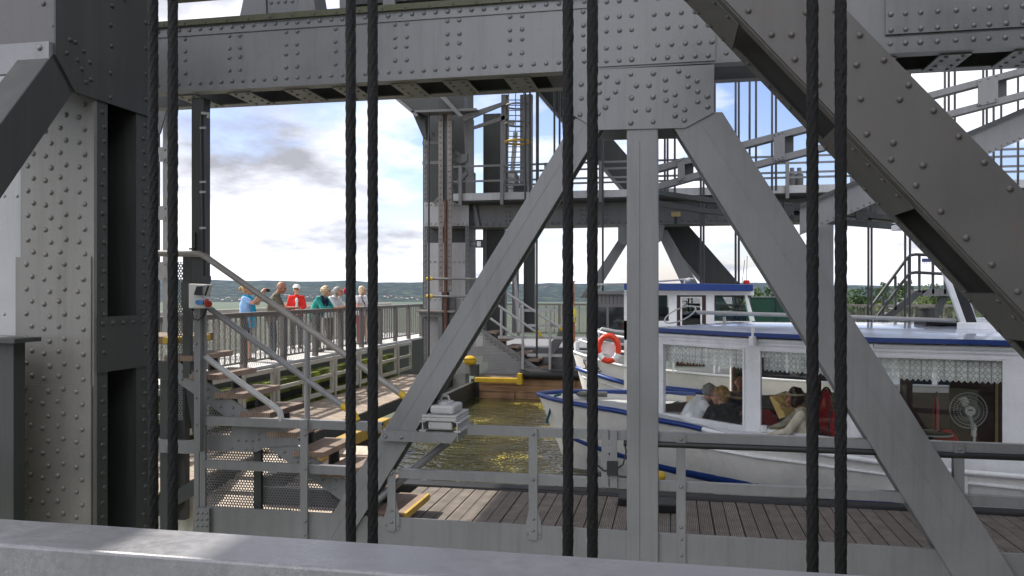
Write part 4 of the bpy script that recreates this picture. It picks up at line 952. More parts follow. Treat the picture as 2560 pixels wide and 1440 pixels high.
# thin ropes, far side
ROPE_AT = {1072: 'thin dark rope running down the face of the far tower', 1313: 'thin hoist rope just right of the caged ladder', 1325: 'second thin hoist rope right of the caged ladder', 1342: 'thin rope falling to the far walkway right of the dark column',
 1386: 'thin hoist rope nearer the ladder of the pair left of the gusset', 1399: 'thin hoist rope nearer the gusset of the pair left of it', 1507: 'thin rope behind the rope pair at the gusset, falling to the kiosk', 1662: 'leftmost thin rope in the gap between post and right diagonal',
 1669: 'middle thin rope in the gap between post and right diagonal', 1687: 'rightmost thin rope in the gap between post and right diagonal', 1752: 'left rope of the thin pair over the far brace', 1759: 'right rope of the thin pair over the far brace', 1787: 'thin rope right beside the gusset plate edge',
 1839: 'left rope of the thin pair above the red wheelhouse lamp', 1847: 'right rope of the thin pair above the red wheelhouse lamp', 1874: 'thin rope in the blue sky gap, right of the longer pair', 1890: 'second thin rope in the blue sky gap, right of the longer pair', 1930: 'thin rope at the right end of the blue sky gap',
 2171: 'left rope of the thin pair left of the gangway stairs', 2179: 'right rope of the thin pair left of the gangway stairs', 2263: 'left rope of the thin pair crossing the gangway stairs', 2275: 'right rope of the thin pair crossing the gangway stairs'}
thin = MB().cyl((0, 0, 0), (0, 0, 15), .030, 8).build('thin_wire_rope', M['thin']); OFF['thin_wire_rope'] = Vector((0, 0, 0))
first = True
for xp, z0 in ((1072, -2.0), (1313, 2.6), (1325, 2.6), (1342, -1.9), (1386, 2.6), (1399, 2.6), (1345, 3.2), (1507, -1.5), (1662, 2.7), (1669, 2.7), (1687, 2.7), (1752, -1.5), (1759, -1.5), (1787, 2.6), (1839, -1.5), (1847, -1.5), (1874, 2.7), (1890, 2.7), (1930, 2.7), (1940, 2.7), (2171, -1.6), (2179, -1.6), (2263, -1.6), (2275, -1.6), (2362, 2.7), (2372, 2.7), (2387, 2.7), (2458, 2.7), (2467, 2.7), (2484, 2.7), (2503, 2.7), (2545, 2.7)):
    Y = 22.75 if xp == 1072 else 22.35
    if first: o = thin; first = False
    else: o = thin.copy(); COL.objects.link(o)
    o.location = (pX(xp, Y), Y, z0); tag(o, ROPE_AT.get(xp, 'thin dark hoist rope among the ropes above the far balcony'), 'wire rope', 'thin hoist ropes on the far side')
# inclined lattice girders overhead at right
def lattice(nm, lab, top, bot, plates, Y, th=16, mat=SF, blocks=()):
    t_ = thing(nm, lab, 'lattice girder', aY(bot[0][0], bot[0][1], Y))
    for pth in (top, bot):
        q = [(x, y) for x, y in pth]+[(x, y+th) for x, y in pth[::-1]]; m = MB(); m.prism(gp(q, Y), 'y', Y, Y+.35); m.build('chord', mat, t_)
    for (x0, y0, x1, y1, sl) in plates:
        m = MB(); m.prism(gp([(x0, y0), (x1, y0-sl), (x1, y1-sl), (x0, y1)], Y-.03), 'y', Y-.04, Y-.01)
        for (xx, yy) in ((x0+5, y0+4), (x1-5, y0+4-sl), (x0+5, y1-5), (x1-5, y1-5-sl), ((x0+x1)/2, y0+4-sl/2), ((x0+x1)/2, y1-5-sl/2)): p = aY(xx, yy, Y-.04); m.rivet(p, NY, .0225)
        m.build('plate', mat, t_)
        m = MB(); m.prism(gp([(x1, y0+th-sl), (x1+22, y0+th-sl-6), (x1+22, y1-sl-6), (x1, y1-sl)], Y+.2), 'y', Y+.2, Y+.4); m.build('diaphragm', SD, t_)
lattice('lattice_girder', 'long grey lattice girder rising at right behind the big brace', [(1845, 357), (2620, 152)], [(1860, 411), (2620, 212)], [(1934, 334, 1962, 404, 7), (2445, 198, 2495, 266, 13), (2250, 248, 2290, 315, 10)], 18.5)
lattice('lattice_girder', 'short grey lattice girder rising just right of the vertical truss post', [(1640, 413), (1770, 380)], [(1640, 459), (1770, 422)], [(1694, 398, 1712, 455, 5)], 18.6)
lattice('lattice_girder', 'dark lattice girder sinking to the right below the far balcony', [(1640, 474), (1760, 492), (2250, 540)], [(1640, 500), (1760, 520), (2250, 560)], [(1960, 506, 1985, 540, -2), (2140, 520, 2170, 550, -2)], 20.5, 12, SD)
t_ = thing('inclined_girder', 'solid dark riveted girder rising to the right edge behind the big brace', 'girder', aY(2080, 560, 19))
m = MB(); m.prism(gp([(2000, 520), (2600, 262), (2600, 330), (2000, 588)], 19), 'y', 19, 19.06)
for k in range(40): p = aY(2010+15*k, 577-15*k*.43, 19); m.rivet(p, NY, .022)
m.build('web', SF, t_)
m = MB(); m.prism(gp([(2000, 510), (2600, 252), (2600, 262), (2000, 520)], 18.9), 'y', 18.9, 19.5); m.build('flange', SD, t_)

# far stair
fs_ = thing('stairs', 'far steel stair with small brown treads beside the perforated stringer panel', 'stairs', (-3, 23.2, -2.42))
for i, (xx, yy) in enumerate(((1233, 828), (1260, 846), (1286, 863), (1308, 880), (1335, 897), (1360, 915), (1393, 931))):
    p = aY(xx, yy, 23.2); m = MB(); m.box(p.x-.18, p.x+.18, 22.9, 23.9, p.z-.06, p.z); m.build('tread', M['tread'], fs_)
    m = MB(); m.box(p.x-.06, p.x+.06, 23.1, 23.3, p.z-.25, p.z-.061); m.build('tread_bracket', SD, fs_)
m = MB(); m.prism(gp([(1197, 826), (1212, 826), (1370, 936), (1350, 936)], 22.85), 'y', 22.85, 22.89)
for k in range(13):
    for d in (0, 9): p = aY(1216+11*k, 838+7.7*k+d, 22.85); m.rivet(p, NY, .022)
m.build('stringer', SF, fs_)
m = MB(); m.prism(gp([(1205, 832), (1350, 934), (1140, 934), (1140, 850)], 22.9), 'y', 22.9, 22.905); tag(m.build('perforated_panel', M['perf_far']), 'triangular perforated metal sheet behind the yellow bollard', 'perforated panel')
fr = thing('handrail', 'grey tubular handrails with yellow tips on the far stair', 'handrail', aY(1310, 850, 22.8))
m = MB(); m.tube([aY(1268, 733, 22.8), aY(1400, 820, 22.8)], .035, 8); m.build('top_tube', M['bright'], fr)
m = MB(); m.tube([aY(1400, 820, 22.8), aY(1407, 826, 22.8)], .045, 8); m.build('yellow_tip', M['yellow'], fr)
m = MB(); m.tube([aY(1246, 764, 22.8), aY(1340, 830, 22.8)], .035, 8); m.build('middle_tube', M['bright'], fr)
m = MB(); m.tube([aY(1338, 829, 22.8), aY(1348, 832, 22.8), aY(1353, 842, 22.8)], .045, 8); m.build('yellow_tip', M['yellow'], fr)
m = MB(); m.tube([aY(1226, 796, 22.8), aY(1277, 832, 22.8), aY(1282, 840, 22.8)], .035, 8); m.build('lower_tube', M['bright'], fr)
for x, a, b in ((1307, 760, 935), (1253, 772, 840), (1375, 775, 936), (1300, 770, 830)): m = MB(); m.tube([aY(x, a, 22.82), aY(x, b, 22.82)], .04, 8); m.build('post', M['bright'], fr)
for a, b, y in ((1300, 1390, 774), (1245, 1410, 841), (1320, 1410, 812), (1318, 1410, 886)): m = MB(); p, q = aY(a, y, 22.84), aY(b, y, 22.84); m.box(p.x, q.x, 22.84, 22.9, p.z-.06, p.z+.02); m.build('level_rail', M['bright'], fr)
m = MB(); m.prism(gp([(1378, 855), (1408, 820), (1420, 828), (1365, 918), (1352, 912)], 23.6), 'y', 23.6, 23.8); tag(m.build('prop', SF), 'grey diagonal prop under the far walkway beside the far stair', 'prop')
# bollard
bo = thing('bollard', 'yellow mushroom headed mooring bollard at the far trough corner', 'bollard', (pX(1175, 22.1), 22.2, -2.42))
bx = pX(1175, 22.1); m = MB(); m.cyl((bx+.1, 22.2, -2.42), (bx+.1, 22.2, -2.1), .15, 12); m.build('base', SD, bo)
m = MB(); m.ell((bx, 22.1, -1.98), (.20, .20, .14), 16, 10); m.ell((bx, 22.0, -1.92), (.21, .12, .06), 12, 6); m.build('head', M['yellow'], bo)
# flagpole
fp = thing('flagpole', 'brown wooden flagpole with a small yellow and blue flag at the far boat bow', 'flagpole', aY(1434, 856, 20.5))
m = MB(); m.cyl(aY(1434, 858, 20.5), aY(1433, 706, 20.5), .045, 8, .03); m.cyl(aY(1433, 706, 20.5), aY(1433, 703, 20.5), .06, 8); m.build('pole', simple('varnished_pole', (.35, .12, .05), .4), fp)
m = MB(); vs = []; fs = []
for i in range(5):
    for j in range(9):
        p = aY(1433+i*2.2-1, 762+j*5+i*3, 20.42); vs.append((p.x, p.y+.05*math.sin(i*1.8+j*.5), p.z))
for i in range(4):
    for j in range(8): a = i*9+j; fs.append((a, a+9, a+10, a+1))
m.add(vs, fs, True)
def flagm():
    t = MT('flag_cloth'); n = t.noise(7, 2); t.col(t.ramp(n, [(.45, (.75, .62, .03)), (.5, (.25, .25, .45)), (.6, (.75, .62, .03))])); t.rgh(.9); return t.m
m.build('flag', flagm(), fp)
# grey slatted cabin on the far walkway
kb = thing('kiosk', 'grey slatted cabin with dark windows behind the bow of the far boat', 'cabin', aY(1520, 845, 22.2))
KY = 22.2
m = MB(); rct(m, 1462, 728, 1700, 736, KY-.15, 1.6); m.build('roof', SF, kb)
m = MB()
x = 1467
while x < 1700: rct(m, x, 736, x+8.5, 760, KY, .05); x += 9.6
m.build('slat_band', M['cream'] if 0 else SF, kb)
m = MB(); rct(m, 1466, 760, 1700, 768, KY, .06); rct(m, 1466, 768, 1472, 860, KY, .06); rct(m, 1516, 768, 1522, 826, KY, .06); rct(m, 1466, 825, 1700, 860, KY, .06); m.build('frame', SF, kb)
m = MB(); rct(m, 1472, 768, 1516, 825, KY+.04, .03); m.build('window', M['glassdk'], kb); m = MB(); rct(m, 1522, 768, 1600, 825, KY+.04, .03); m.build('window', M['glassdk'], kb)
m = MB(); m.box(pX(1466, KY), pX(1700, KY), KY+.08, KY+1.4, -1.9, pz(1500, 737, KY)); m.build('body', SD, kb)
# green container
gc = thing('green_container', 'dark green metal container standing on the far walkway behind the wheelhouse', 'container', aY(1930, 830, 25.0))
m = MB(); rct(m, 1876, 745, 2010, 835, 25.0, 1.5); m.build('body', M['green'], gc, bevel=.01)
m = MB(); rct(m, 1876, 743, 2010, 745, 24.97, 1.56); rct(m, 1940, 747, 1943, 833, 24.96, .03); m.build('edge_trim', M['steel_dark_shade'], gc)

# ramp stair with landing at far right
rs = thing('gangway_stairs', 'steel gangway stairs with bent handrails rising to a small landing beyond the right boat', 'stairs', aY(2250, 820, 25.5))
GY = 25.5
for dY, off in ((0, 0), (1.0, 0)):
    m = MB(); m.prism(gp([(2168+off, 822), (2196+off, 822), (2318, 726), (2290, 726)], GY+dY), 'y', GY+dY, GY+dY+.06); m.build('stringer', SD, rs)
for k in range(8): p = aY(2188+15.5*k, 820-12.3*k, GY+.1); m = MB(); m.box(p.x-.12, p.x+.12, GY+.06, GY+1.0, p.z-.03, p.z); m.build('tread', SF, rs)
for dY in (0, 1.05):
    for ra, rb, mt in ((0, 0, 'steel_dark_shade'), (45, 0, 'steel_dark_shade')):
        m = MB(); m.tube([aY(2172, 815-70+ra+30, GY+dY), aY(2268+ra*.0, 645+ra, GY+dY), aY(2276, 638+ra, GY+dY), aY(2290, 636+ra, GY+dY), aY(2400, 642+ra, GY+dY)], .045, 8); m.build('handrail', SD, rs)
    for xx, y0, y1 in ((2205, 740, 800), (2236, 690, 775), (2270, 640, 740), (2296, 637, 730), (2330, 640, 735), (2360, 640, 735)): m = MB(); rct(m, xx, y0, xx+6, y1, GY+dY, .06); m.build('post', SD, rs)
m = MB(); rct(m, 2306, 723, 2420, 740, GY, 1.1); m.build('landing', SF, rs)
m = MB(); m.prism(gp([(2352, 740), (2372, 740), (2345, 800), (2322, 800)], GY+.3), 'y', GY+.3, GY+.4); m.build('prop', SD, rs)
sg = thing('blue_sign', 'small blue lamp box fixed to the handrail of the gangway stairs', 'sign', aY(2320, 656, GY-.1)); m = MB(); rct(m, 2306, 646, 2340, 655, GY-.15, .06); m.build('panel', M['blue'], sg); m = MB()
for k in range(5): rct(m, 2310+6*k, 656, 2312+6*k, 659, GY-.13, .02)
m.build('lamp_row', M['bright'], sg)
m = MB(); p = aY(2318, 800, 24); m.cyl(p, p+Vector((0, 0, .30)), .22, 14); m.cyl(p+Vector((0, 0, .30)), p+Vector((0, 0, .34)), .25, 14); tag(m.build('bollard', M['black']), 'black round bollard beyond the passenger boat roof', 'bollard')

# ================================================================== BOATS
def interp(tab, x):
    if x <= tab[0][0]: return tab[0][1]
    for (a, b), (c, d) in zip(tab, tab[1:]):
        if x <= c: t = (x-a)/(c-a); t = t*t*(3-2*t)*.35+t*.65; return b+(d-b)*t
    return tab[-1][1]
class Hull:
    def __init__(s, cy, stem_top, ztop, stem_wl, sheer, Wt, Ww, x1, zb=-3.5, zw=-3.0):
        s.cy, s.st, s.zt, s.sw, s.sheer, s.Wt, s.Ww, s.x1, s.zb, s.zw = cy, stem_top, ztop, stem_wl, sheer, Wt, Ww, x1, zb, zw
    def stem(s, z): t = (s.zt-z)/(s.zt-s.zw); return s.st+(s.sw-s.st)*t
    def hw(s, x, z):
        d = max(0, x-s.stem(z)); zs = interp(s.sheer, x); t = max(0, min(1.3, (zs-z)/(zs-s.zw)))
        a, b = interp(s.Wt, d), interp(s.Ww, d); return a+(b-a)*t**1.4
    def pt(s, d, z, side):                    # d metres aft of the stem at height z
        x = s.stem(z)+d; return (x, s.cy-side*s.hw(x, z), z)
    def xs(s): 
        r = [0, .06, .14, .25, .4, .6, .85, 1.15, 1.5, 1.9, 2.4, 3, 3.6, 4.2, 5]; 
        while r[-1] < s.x1-s.st: r.append(r[-1]+1)
        return r
    def body(s, nz=9):
        m = MB()
        for side in (1, -1):
            vs = []; fs = []; ds = s.xs()
            for d in ds:
                for j in range(nz+1):
                    zs = interp(s.sheer, s.st+d); z = zs+(s.zb-zs)*j/nz; vs.append(s.pt(d, z, side))
            for i in range(len(ds)-1):
                for j in range(nz): a = i*(nz+1)+j; fs.append((a, a+nz+1, a+nz+2, a+1) if side == 1 else (a, a+1, a+nz+2, a+nz+1))
            m.add(vs, fs, True)
        return m
    def strip(s, za, zb, d0, d1, out=.015, r=None, side=1, n=40):
        m = MB(); vs = []; fs = []; c = []
        for i in range(n+1):
            d = d0+(d1-d0)*i/n; x = s.st+d
            if r: 
                z = (za(x)+zb(x))/2; p = s.pt(d, z, side); c.append((p[0], p[1]-side*out*.5, z))
            else:
                for k, z in enumerate((za(x), (za(x)*2+zb(x))/3, (za(x)+2*zb(x))/3, zb(x))): p = s.pt(d, z, side); vs.append((p[0], p[1]-side*(out if k in (1, 2) else .002), z))
        if r: m.tube(c, r, 10)
        else:
            for i in range(n):
                for k in range(3): a = i*4+k; fs.append((a, a+4, a+5, a+1))
            m.add(vs, fs, True)
        return m
    def deck(s, dz, d0, d1, n=30):
        m = MB(); vs = []; fs = []
        for i in range(n+1):
            d = d0+(d1-d0)*i/n; x = s.st+d; z = interp(s.sheer, x)-dz; w = max(.01, s.hw(x, z)-.03); vs += [(x, s.cy-w, z), (x, s.cy+w, z)]
        for i in range(n): a = 2*i; fs.append((a, a+2, a+3, a+1))
        return m.add(vs, fs)
B1 = Hull(13.5, -2.24, -1.77, -1.74, [(-2.3, -1.76), (-1, -1.83), (0, -1.91), (1, -2.04), (2.0, -2.13), (3, -2.20), (6, -2.24), (12, -2.26)],
          [(0, 0), (.12, .22), (.35, .50), (.7, .78), (1.24, 1.08), (2.24, 1.72), (3.24, 2.28), (4.84, 2.78), (6.24, 3.02), (14, 3.05)],
          [(0, 0), (.5, .20), (1.2, .58), (2.2, 1.25), (3.2, 1.95), (5, 2.62), (6.5, 2.90), (14, 3.0)], 11.5)
b1 = thing('passenger_boat', 'white passenger boat with blue roof edge and lace curtained cabin windows, moored in front', 'boat', (3, 13.5, WZ))
M['hull1'] = M['white']
hull = B1.body().build('hull', M['white2'], b1)
B1.strip(lambda x: interp([(-1.95, -2.38), (-1.4, -2.52), (-.6, -2.64), (.2, -2.66), (2, -2.68), (8, -2.72)], x), lambda x: interp([(-1.95, -2.46), (-1.4, -2.63), (-.6, -2.76), (.2, -2.80), (2, -2.80), (8, -2.82)], x), .30, 13, .03).build('waterline_stripe', M['blue'], hull)
B1.strip(lambda x: interp(B1.sheer, x)+.02, lambda x: interp(B1.sheer, x)-.02, 0, 2.6, .02, r=.040).build('blue_gunwale', M['blue'], hull)
B1.strip(lambda x: interp(B1.sheer, x)+.02, lambda x: interp(B1.sheer, x)-.02, 0, 2.6, .02, r=.040, side=-1).build('blue_gunwale', M['blue'], hull)
B1.strip(lambda x: interp(B1.sheer, x)+.02, lambda x: interp(B1.sheer, x)-.02, 2.55, 13, .02, r=.035).build('white_gunwale', M['white'], hull)
B1.strip(lambda x: -2.20-.035*(x-0), lambda x: -2.24-.035*(x-0), 2.4, 13, .02, r=.022).build('moulding', M['white'], hull)
B1.strip(lambda x: -2.52-.0*x, lambda x: -2.54-.0*x, 4.6, 13, .02, r=.02).build('moulding', M['white'], hull)
B1.deck(.12, .05, 3.4).build('fore_deck', simple('deck_grey', (.42, .43, .43), .7), hull)
m = MB(); 
for x_ in (3.3, 5.2): m = MB(); p = B1.pt(x_-B1.st, -2.3, 1); m.box(p[0]-.02, p[0]+.02, p[1]-.03, p[1]+.05, -2.52, -2.24); m.build('rib', M['white'], hull)
# number on the bow and the mooring rope
m = MB(); pts = []
for k in range(9): q = math.pi*(.55+.95*k/8); p = B1.pt(.98+.07*math.cos(q), -2.35+.10*math.sin(q), 1); pts.append((p[0], p[1]-.008, p[2]))
m.tube(pts, .012, 6); m.build('bow_number', M['black'], hull)
m = MB(); p0 = aY(1402, 985, 13.1); m.tube([p0, aY(1388, 990, 13.15), aY(1380, 1010, 13.25), aY(1373, 1035, 13.3), aY(1366, 1058, 13.3)], .022, 8); tag(m.build('mooring_rope', cloth('teal_rope', (.02, .12, .15))), 'short teal mooring rope hanging over the bow of the front boat', 'rope')
m = MB(); m.tube([aY(1430, 984, 14.2), aY(1518, 986, 14.2)], .05, 10); tag(m.build('fender_tube', simple('grey_fender', (.16, .155, .14), .6)), 'grey tube fender lying along the far gunwale of the front boat', 'fender')
m = MB(); p = aY(1653, 1191, 11.2); m.caps(p+Vector((-.13, 0, 0)), p+Vector((-.01, 0, 0)), .075, .075); tag(m.build('fender_buoy', M['yellow']), 'yellow plastic buoy between the boat hull and the vertical truss post', 'buoy')
m = MB(); m.box(pX(1545, 9.7), pX(1585, 9.7), 9.7, 9.95, FZ+.001, FZ+.10); m.box(pX(1640, 9.5), pX(1690, 9.5), 9.5, 9.85, FZ+.001, FZ+.10); m.box(pX(1580, 9.7), pX(1645, 9.6), 9.75, 9.82, FZ+.03, FZ+.08)
tag(m.build('mooring_cleat', M['black'], bevel=.015), 'black mooring cleat on the near timber deck behind the vertical truss post', 'cleat')

# cabin
GT, GB = -.868, -2.0; RT = -.66; DK = -2.32
near = [(-.30, 13.48), (1.10, 12.20), (2.62, 11.22), (4.30, 10.88), (6.2, 10.82), (8.2, 10.82)]
cab = thing_c = None
def wall_panel(A, B, z0, z1, holes, th=.06, nm='wall', mat=None, parent=None):
    A, B = Vector((*A, 0)), Vector((*B, 0)); Ld = (B-A).length; d = (B-A)/Ld; n = Vector((d.y, -d.x, 0)); m = MB()
    def ob(t0, t1, za, zb):
        if t1-t0 < .002 or zb-za < .002: return
        a, b = A+d*t0, A+d*t1; vs = []
        for z in (za, zb):
            for p, q in ((a, 0), (b, 0), (b, -th), (a, -th)): vs.append((p.x+n.x*q, p.y+n.y*q, z))
        m.add(vs, [(0,1,2,3),(7,6,5,4),(0,4,5,1),(1,5,6,2),(2,6,7,3),(3,7,4,0)])
    t = 0
    for (t0, t1, za, zb) in holes: ob(t, t0, z0, z1); ob(t0, t1, z0, za); ob(t0, t1, zb, z1); t = t1
    ob(t, Ld, z0, z1); return m.build(nm, mat or M['white'], parent or b1)
def glass_panel(A, B, t0, t1, za, zb, parent, inset=.03, nm='pane', mat=None):
    A, B = Vector((*A, 0)), Vector((*B, 0)); d = (B-A).normalized(); n = Vector((d.y, -d.x, 0)); m = MB(); a, b = A+d*t0-n*inset, A+d*t1-n*inset; vs = []
    for z in (za, zb):
        for p, q in ((a, 0), (b, 0), (b, -.006), (a, -.006)): vs.append((p.x+n.x*q, p.y+n.y*q, z))
    m.add(vs, [(0,1,2,3),(7,6,5,4),(0,4,5,1),(1,5,6,2),(2,6,7,3),(3,7,4,0)]); return m.build(nm, mat or M['glass'], parent)
def curtain(A, B, t0, t1, ztop, parent, inset=.10, inward=1):
    A, B = Vector((*A, 0)), Vector((*B, 0)); d = (B-A).normalized(); n = Vector((d.y, -d.x, 0)); Ld = t1-t0; k = max(4, int(Ld/.02)); vs = []; fs = []; uv = []
    for i in range(k+1):
        t = t0+Ld*i/k; w = .012*math.sin(t*2*math.pi/.16)+.006*math.sin(t*2*math.pi/.053+1)
        p = A+d*t-n*(inset+w)*inward
        for z, v in ((ztop, 0), (ztop-.17, .17), (ztop-.35, .35)): vs.append((p.x, p.y, z)); uv.append((t, v))
    for i in range(k):
        for j in range(2): a = i*3+j; fs.append((a, a+1, a+4, a+3))
    m = MB(); m.add(vs, fs, True); o = m.build('lace_curtain', M['lace'], parent); me = o.data; ul = me.uv_layers.new(name='u')
    for lp in me.loops: ul.data[lp.index].uv = uv[lp.vertex_index]
    return o
def tpx(A, B, xpix):
    # parameter along A-B where it is seen at photo column xpix
    u = (xpix-1280)/F; r = (u*CT-ST)/(u*ST+CT); ax, ay = A; bx_, by = B; t = (r*ay-ax)/((bx_-ax)-r*(by-ay)); return t*math.hypot(bx_-ax, by-ay)
wins = [(0, .22, tpx(near[0], near[1], 1860)), (1, tpx(near[1], near[2], 1899), tpx(near[1], near[2], 2098)), (2, tpx(near[2], near[3], 2150), tpx(near[2], near[3], 2510)), (3, .25, 1.7), (4, .25, 1.8)]
for i, t0, t1 in wins:
    A, B = near[i], near[i+1]; gb = GB if i < 2 else -1.92
    w = wall_panel(A, B, DK-(.0 if i > 1 else 0), RT-.02, [(t0, t1, gb, GT)], .07, 'cabin_wall')
    glass_panel(A, B, t0, t1, gb, GT, w, .045)
    if t1 > .1: curtain(A, B, t0+.01, t1-.01, GT+.02, w)
    # trim ledges: sill tube and head moulding
    d = (Vector((*B, 0))-Vector((*A, 0))).normalized(); n = Vector((d.y, -d.x, 0)); a_ = Vector((*A, 0))+n*.012; b_ = Vector((*B, 0))+n*.012
    m = MB(); m.bar((a_.x, a_.y, GT+.09), (b_.x, b_.y, GT+.09), .024, .02); m.build('head_moulding', M['white'], w)
    m = MB(); m.bar((a_.x, a_.y, gb-.06), (b_.x, b_.y, gb-.06), .028, .03); m.build('sill', M['white'], w); m = MB()
    m.bar((a_.x, a_.y, RT-.05), (b_.x, b_.y, RT-.05), .06, .05); m.build('moulding', M['white'], w)
    e0, e1 = Vector((*A, 0))+d*t0, Vector((*A, 0))+d*t1; f_ = n*.004
    m = MB()
    for (pa, pb, za, zb) in ((e0, e1, GT+.0, GT+.035), (e0, e1, gb-.035, gb)): m.bar((pa.x+f_.x, pa.y+f_.y, (za+zb)/2), (pb.x+f_.x, pb.y+f_.y, (za+zb)/2), .02, zb-za)
    for pa in (e0, e1): m.bar((pa.x+f_.x, pa.y+f_.y, gb-.03), (pa.x+f_.x, pa.y+f_.y, GT+.03), .035, .02, up=n)
    m.build('window_trim', M['white'], w)
# far side wall of the cabin, mirrored, with big openings
far = [(x, 27-y) for x, y in near]
for i in range(5):
    A, B = far[i+1], far[i]; Ld = math.hypot(A[0]-B[0], A[1]-B[1])
    n_ = 2 if Ld > 1.5 else 1; hs = []
    hs = [(.10, Ld-.10, GB+.02, GT)]
    w = wall_panel(A, B, DK-.3, RT-.02, hs, .05, 'far_cabin_wall', M['wood_dk'] if 0 else M['white2'])
    curtain(A, B, .12, Ld-.12, GT+.02, w, .09)
    a_ = Vector((*A, 0)); b_ = Vector((*B, 0)); d = (b_-a_).normalized(); n = Vector((d.y, -d.x, 0))
    m = MB(); aa, bb = a_-n*.075, b_-n*.075; m.bar((aa.x, aa.y, -2.23), (bb.x, bb.y, -2.23), .03, .68)
    for t in (0.05, Ld-.05): p = a_+d*t-n*.07; m.bar((p.x, p.y, -2.5), (p.x, p.y, GT+.1), .12, .05, up=n)
    m.build('wood_lining', M['wood_dk'], w)
# roof: cambered shell following the plan
def roof():
    m = MB(); vs = []; fs = []; n = 34; k = 14
    pn = [(near[0][0]-.12, 13.5)]+[(x, y-.13) for x, y in near[1:]]
    X0, X1 = near[0][0]-.18, 8.4
    for i in range(n+1):
        t = (i/n)**1.25; x = X0+(X1-X0)*t
        y = interp2(pn, x); w = 13.5-y
        for j in range(k+1):
            s_ = -1+2*j/k; vs.append((x, 13.5+w*s_, RT+.045+.105*(1-s_*s_)*min(1, w/1.3)+.03*(1-min(1, (x-X0)/.3))*0))
    for i in range(n):
        for j in range(k): a = i*(k+1)+j; fs.append((a, a+1, a+k+2, a+k+1))
    m.add(vs, fs, True); return m, vs, n, k
def interp2(t, x):
    if x <= t[0][0]: return t[0][1]
    for (a, b), (c, d) in zip(t, t[1:]):
        if x <= c: return b+(d-b)*(x-a)/(c-a)
    return t[-1][1]
mr, vs_, n_, k_ = roof(); rf = mr.build('roof', M['roof'], b1)
for side, j in ((0, 0), (1, k_)):
    m = MB(); e = [Vector(vs_[i*(k_+1)+j]) for i in range(n_+1)]; q = []
    sg_ = -1 if j == 0 else 1
    for p in e: q += [(p.x, p.y+sg_*.012, p.z+.012), (p.x, p.y+sg_*.012, p.z-.052), (p.x, p.y-sg_*.05, p.z-.052), (p.x, p.y-sg_*.05, p.z-.002)]
    f_ = []
    for i in range(n_):
        for c in range(4): f_.append((i*4+c, (i+1)*4+c, (i+1)*4+(c+1) % 4, i*4+(c+1) % 4))
    m.add(q, f_); m.build('blue_roof_edge', M['blue'], rf)
m = MB(); vs2 = [(v[0], v[1]*.985+.2, v[2]-.075) for v in vs_]; f2 = []
for i in range(n_):
    for j in range(k_): a = i*(k_+1)+j; f2.append((a, a+k_+1, a+k_+2, a+1))
m.add(vs2, f2, True); m.build('ceiling', simple('cabin_ceiling', (.45, .44, .40), .6), b1)
m = MB(); m.box(1.1, 1.5, 13.0, 13.5, -.72, -.70); m.build('ceiling_lamp', M['bright'], b1)
for xx, yy in ((1882, 822), ): m = MB(); p = aY(1882, 863, 12.03); m.cyl((p.x, p.y, p.z), (p.x, p.y, p.z+.13), .055, 12); m.cyl((p.x, p.y, p.z+.13), (p.x, p.y, p.z+.27), .022, 10); m.build('roof_pin', M['white'], b1)
m = MB(); p = aY(1811, 806, 13.2); m.cyl(p, p+Vector((0, 0, .09)), .025, 8); m.cyl(p-Vector((0, 0, .03)), p, .045, 8); m.build('vent_pin', M['bright'], b1)
# floor, partition, furniture
m = MB(); m.prism([(.2, 13.5), (1.2, 12.35), (2.66, 11.32), (4.3, 10.98), (8, 10.95), (8, 16.0), (4.3, 16.0), (2.66, 15.6), (1.2, 14.6)], 'z', -3.02, -2.95); m.build('cabin_floor', M['wood_dk'], b1)
PY = 12.35; m = MB(); m.box(pX(2375, PY), pX(2560, PY), PY, PY+.05, -2.95, RT-.02); m.build('partition', M['wood_dk'], b1)
m = MB(); m.box(pX(2487, PY), pX(2494, PY), PY-.02, PY-.001, -2.95, RT-.02); m.build('partition_strip', M['gold'], b1)
# boat wheelhouse
wh = MB(); WY = 12.3
def WHp(x, y, Y): return aY(x, y, Y)
xb0, xb1 = pX(2392, WY), 7.0
zb_ = pz(2400, 848, WY); zt2_ = pz(2400, 806, WY)
m = MB(); m.prism([(xb0, WY), (xb1, WY), (xb1, 14.7), (xb0+.95, 14.7)], 'z', zb_-.06, zt2_); m.build('wheelhouse_base', M['white'], b1, bevel=.01)
m = MB()
for Y in (WY+.02, 14.62):
    if Y > 13: m.build('window_pillar', M['white'], b1); m = MB()
    a = (pX(2402, WY), zt2_); b = (pX(2309, WY), pz(2350, 545, WY)); 
    e_ = (Y-WY)*.40; m.prism([(a[0]+e_, a[1]), (a[0]+.07+e_, a[1]), (b[0]+.07+e_, b[1]), (b[0]+e_, b[1])], 'y', Y, Y+.07)
m.build('window_pillar', M['white'], b1)
m = MB(); m.prism([(a[0]+.075, a[1]), (a[0]+.22, a[1]), (b[0]+.22, b[1]), (b[0]+.075, b[1])], 'y', WY+.03, WY+.09); m.build('window_seal', M['black'], b1)
m = MB(); m.add([(a[0]+.02, WY+.1, a[1]), (a[0]+.95, 14.6, a[1]), (b[0]+.95, 14.6, b[1]), (b[0]+.02, WY+.1, b[1]), (a[0]+.03, WY+.1, a[1]), (a[0]+.96, 14.6, a[1]), (b[0]+.96, 14.6, b[1]), (b[0]+.03, WY+.1, b[1])], [(0,1,2,3),(7,6,5,4),(0,4,5,1),(1,5,6,2),(2,6,7,3),(3,7,4,0)]); m.build('windscreen', M['glass'], b1)
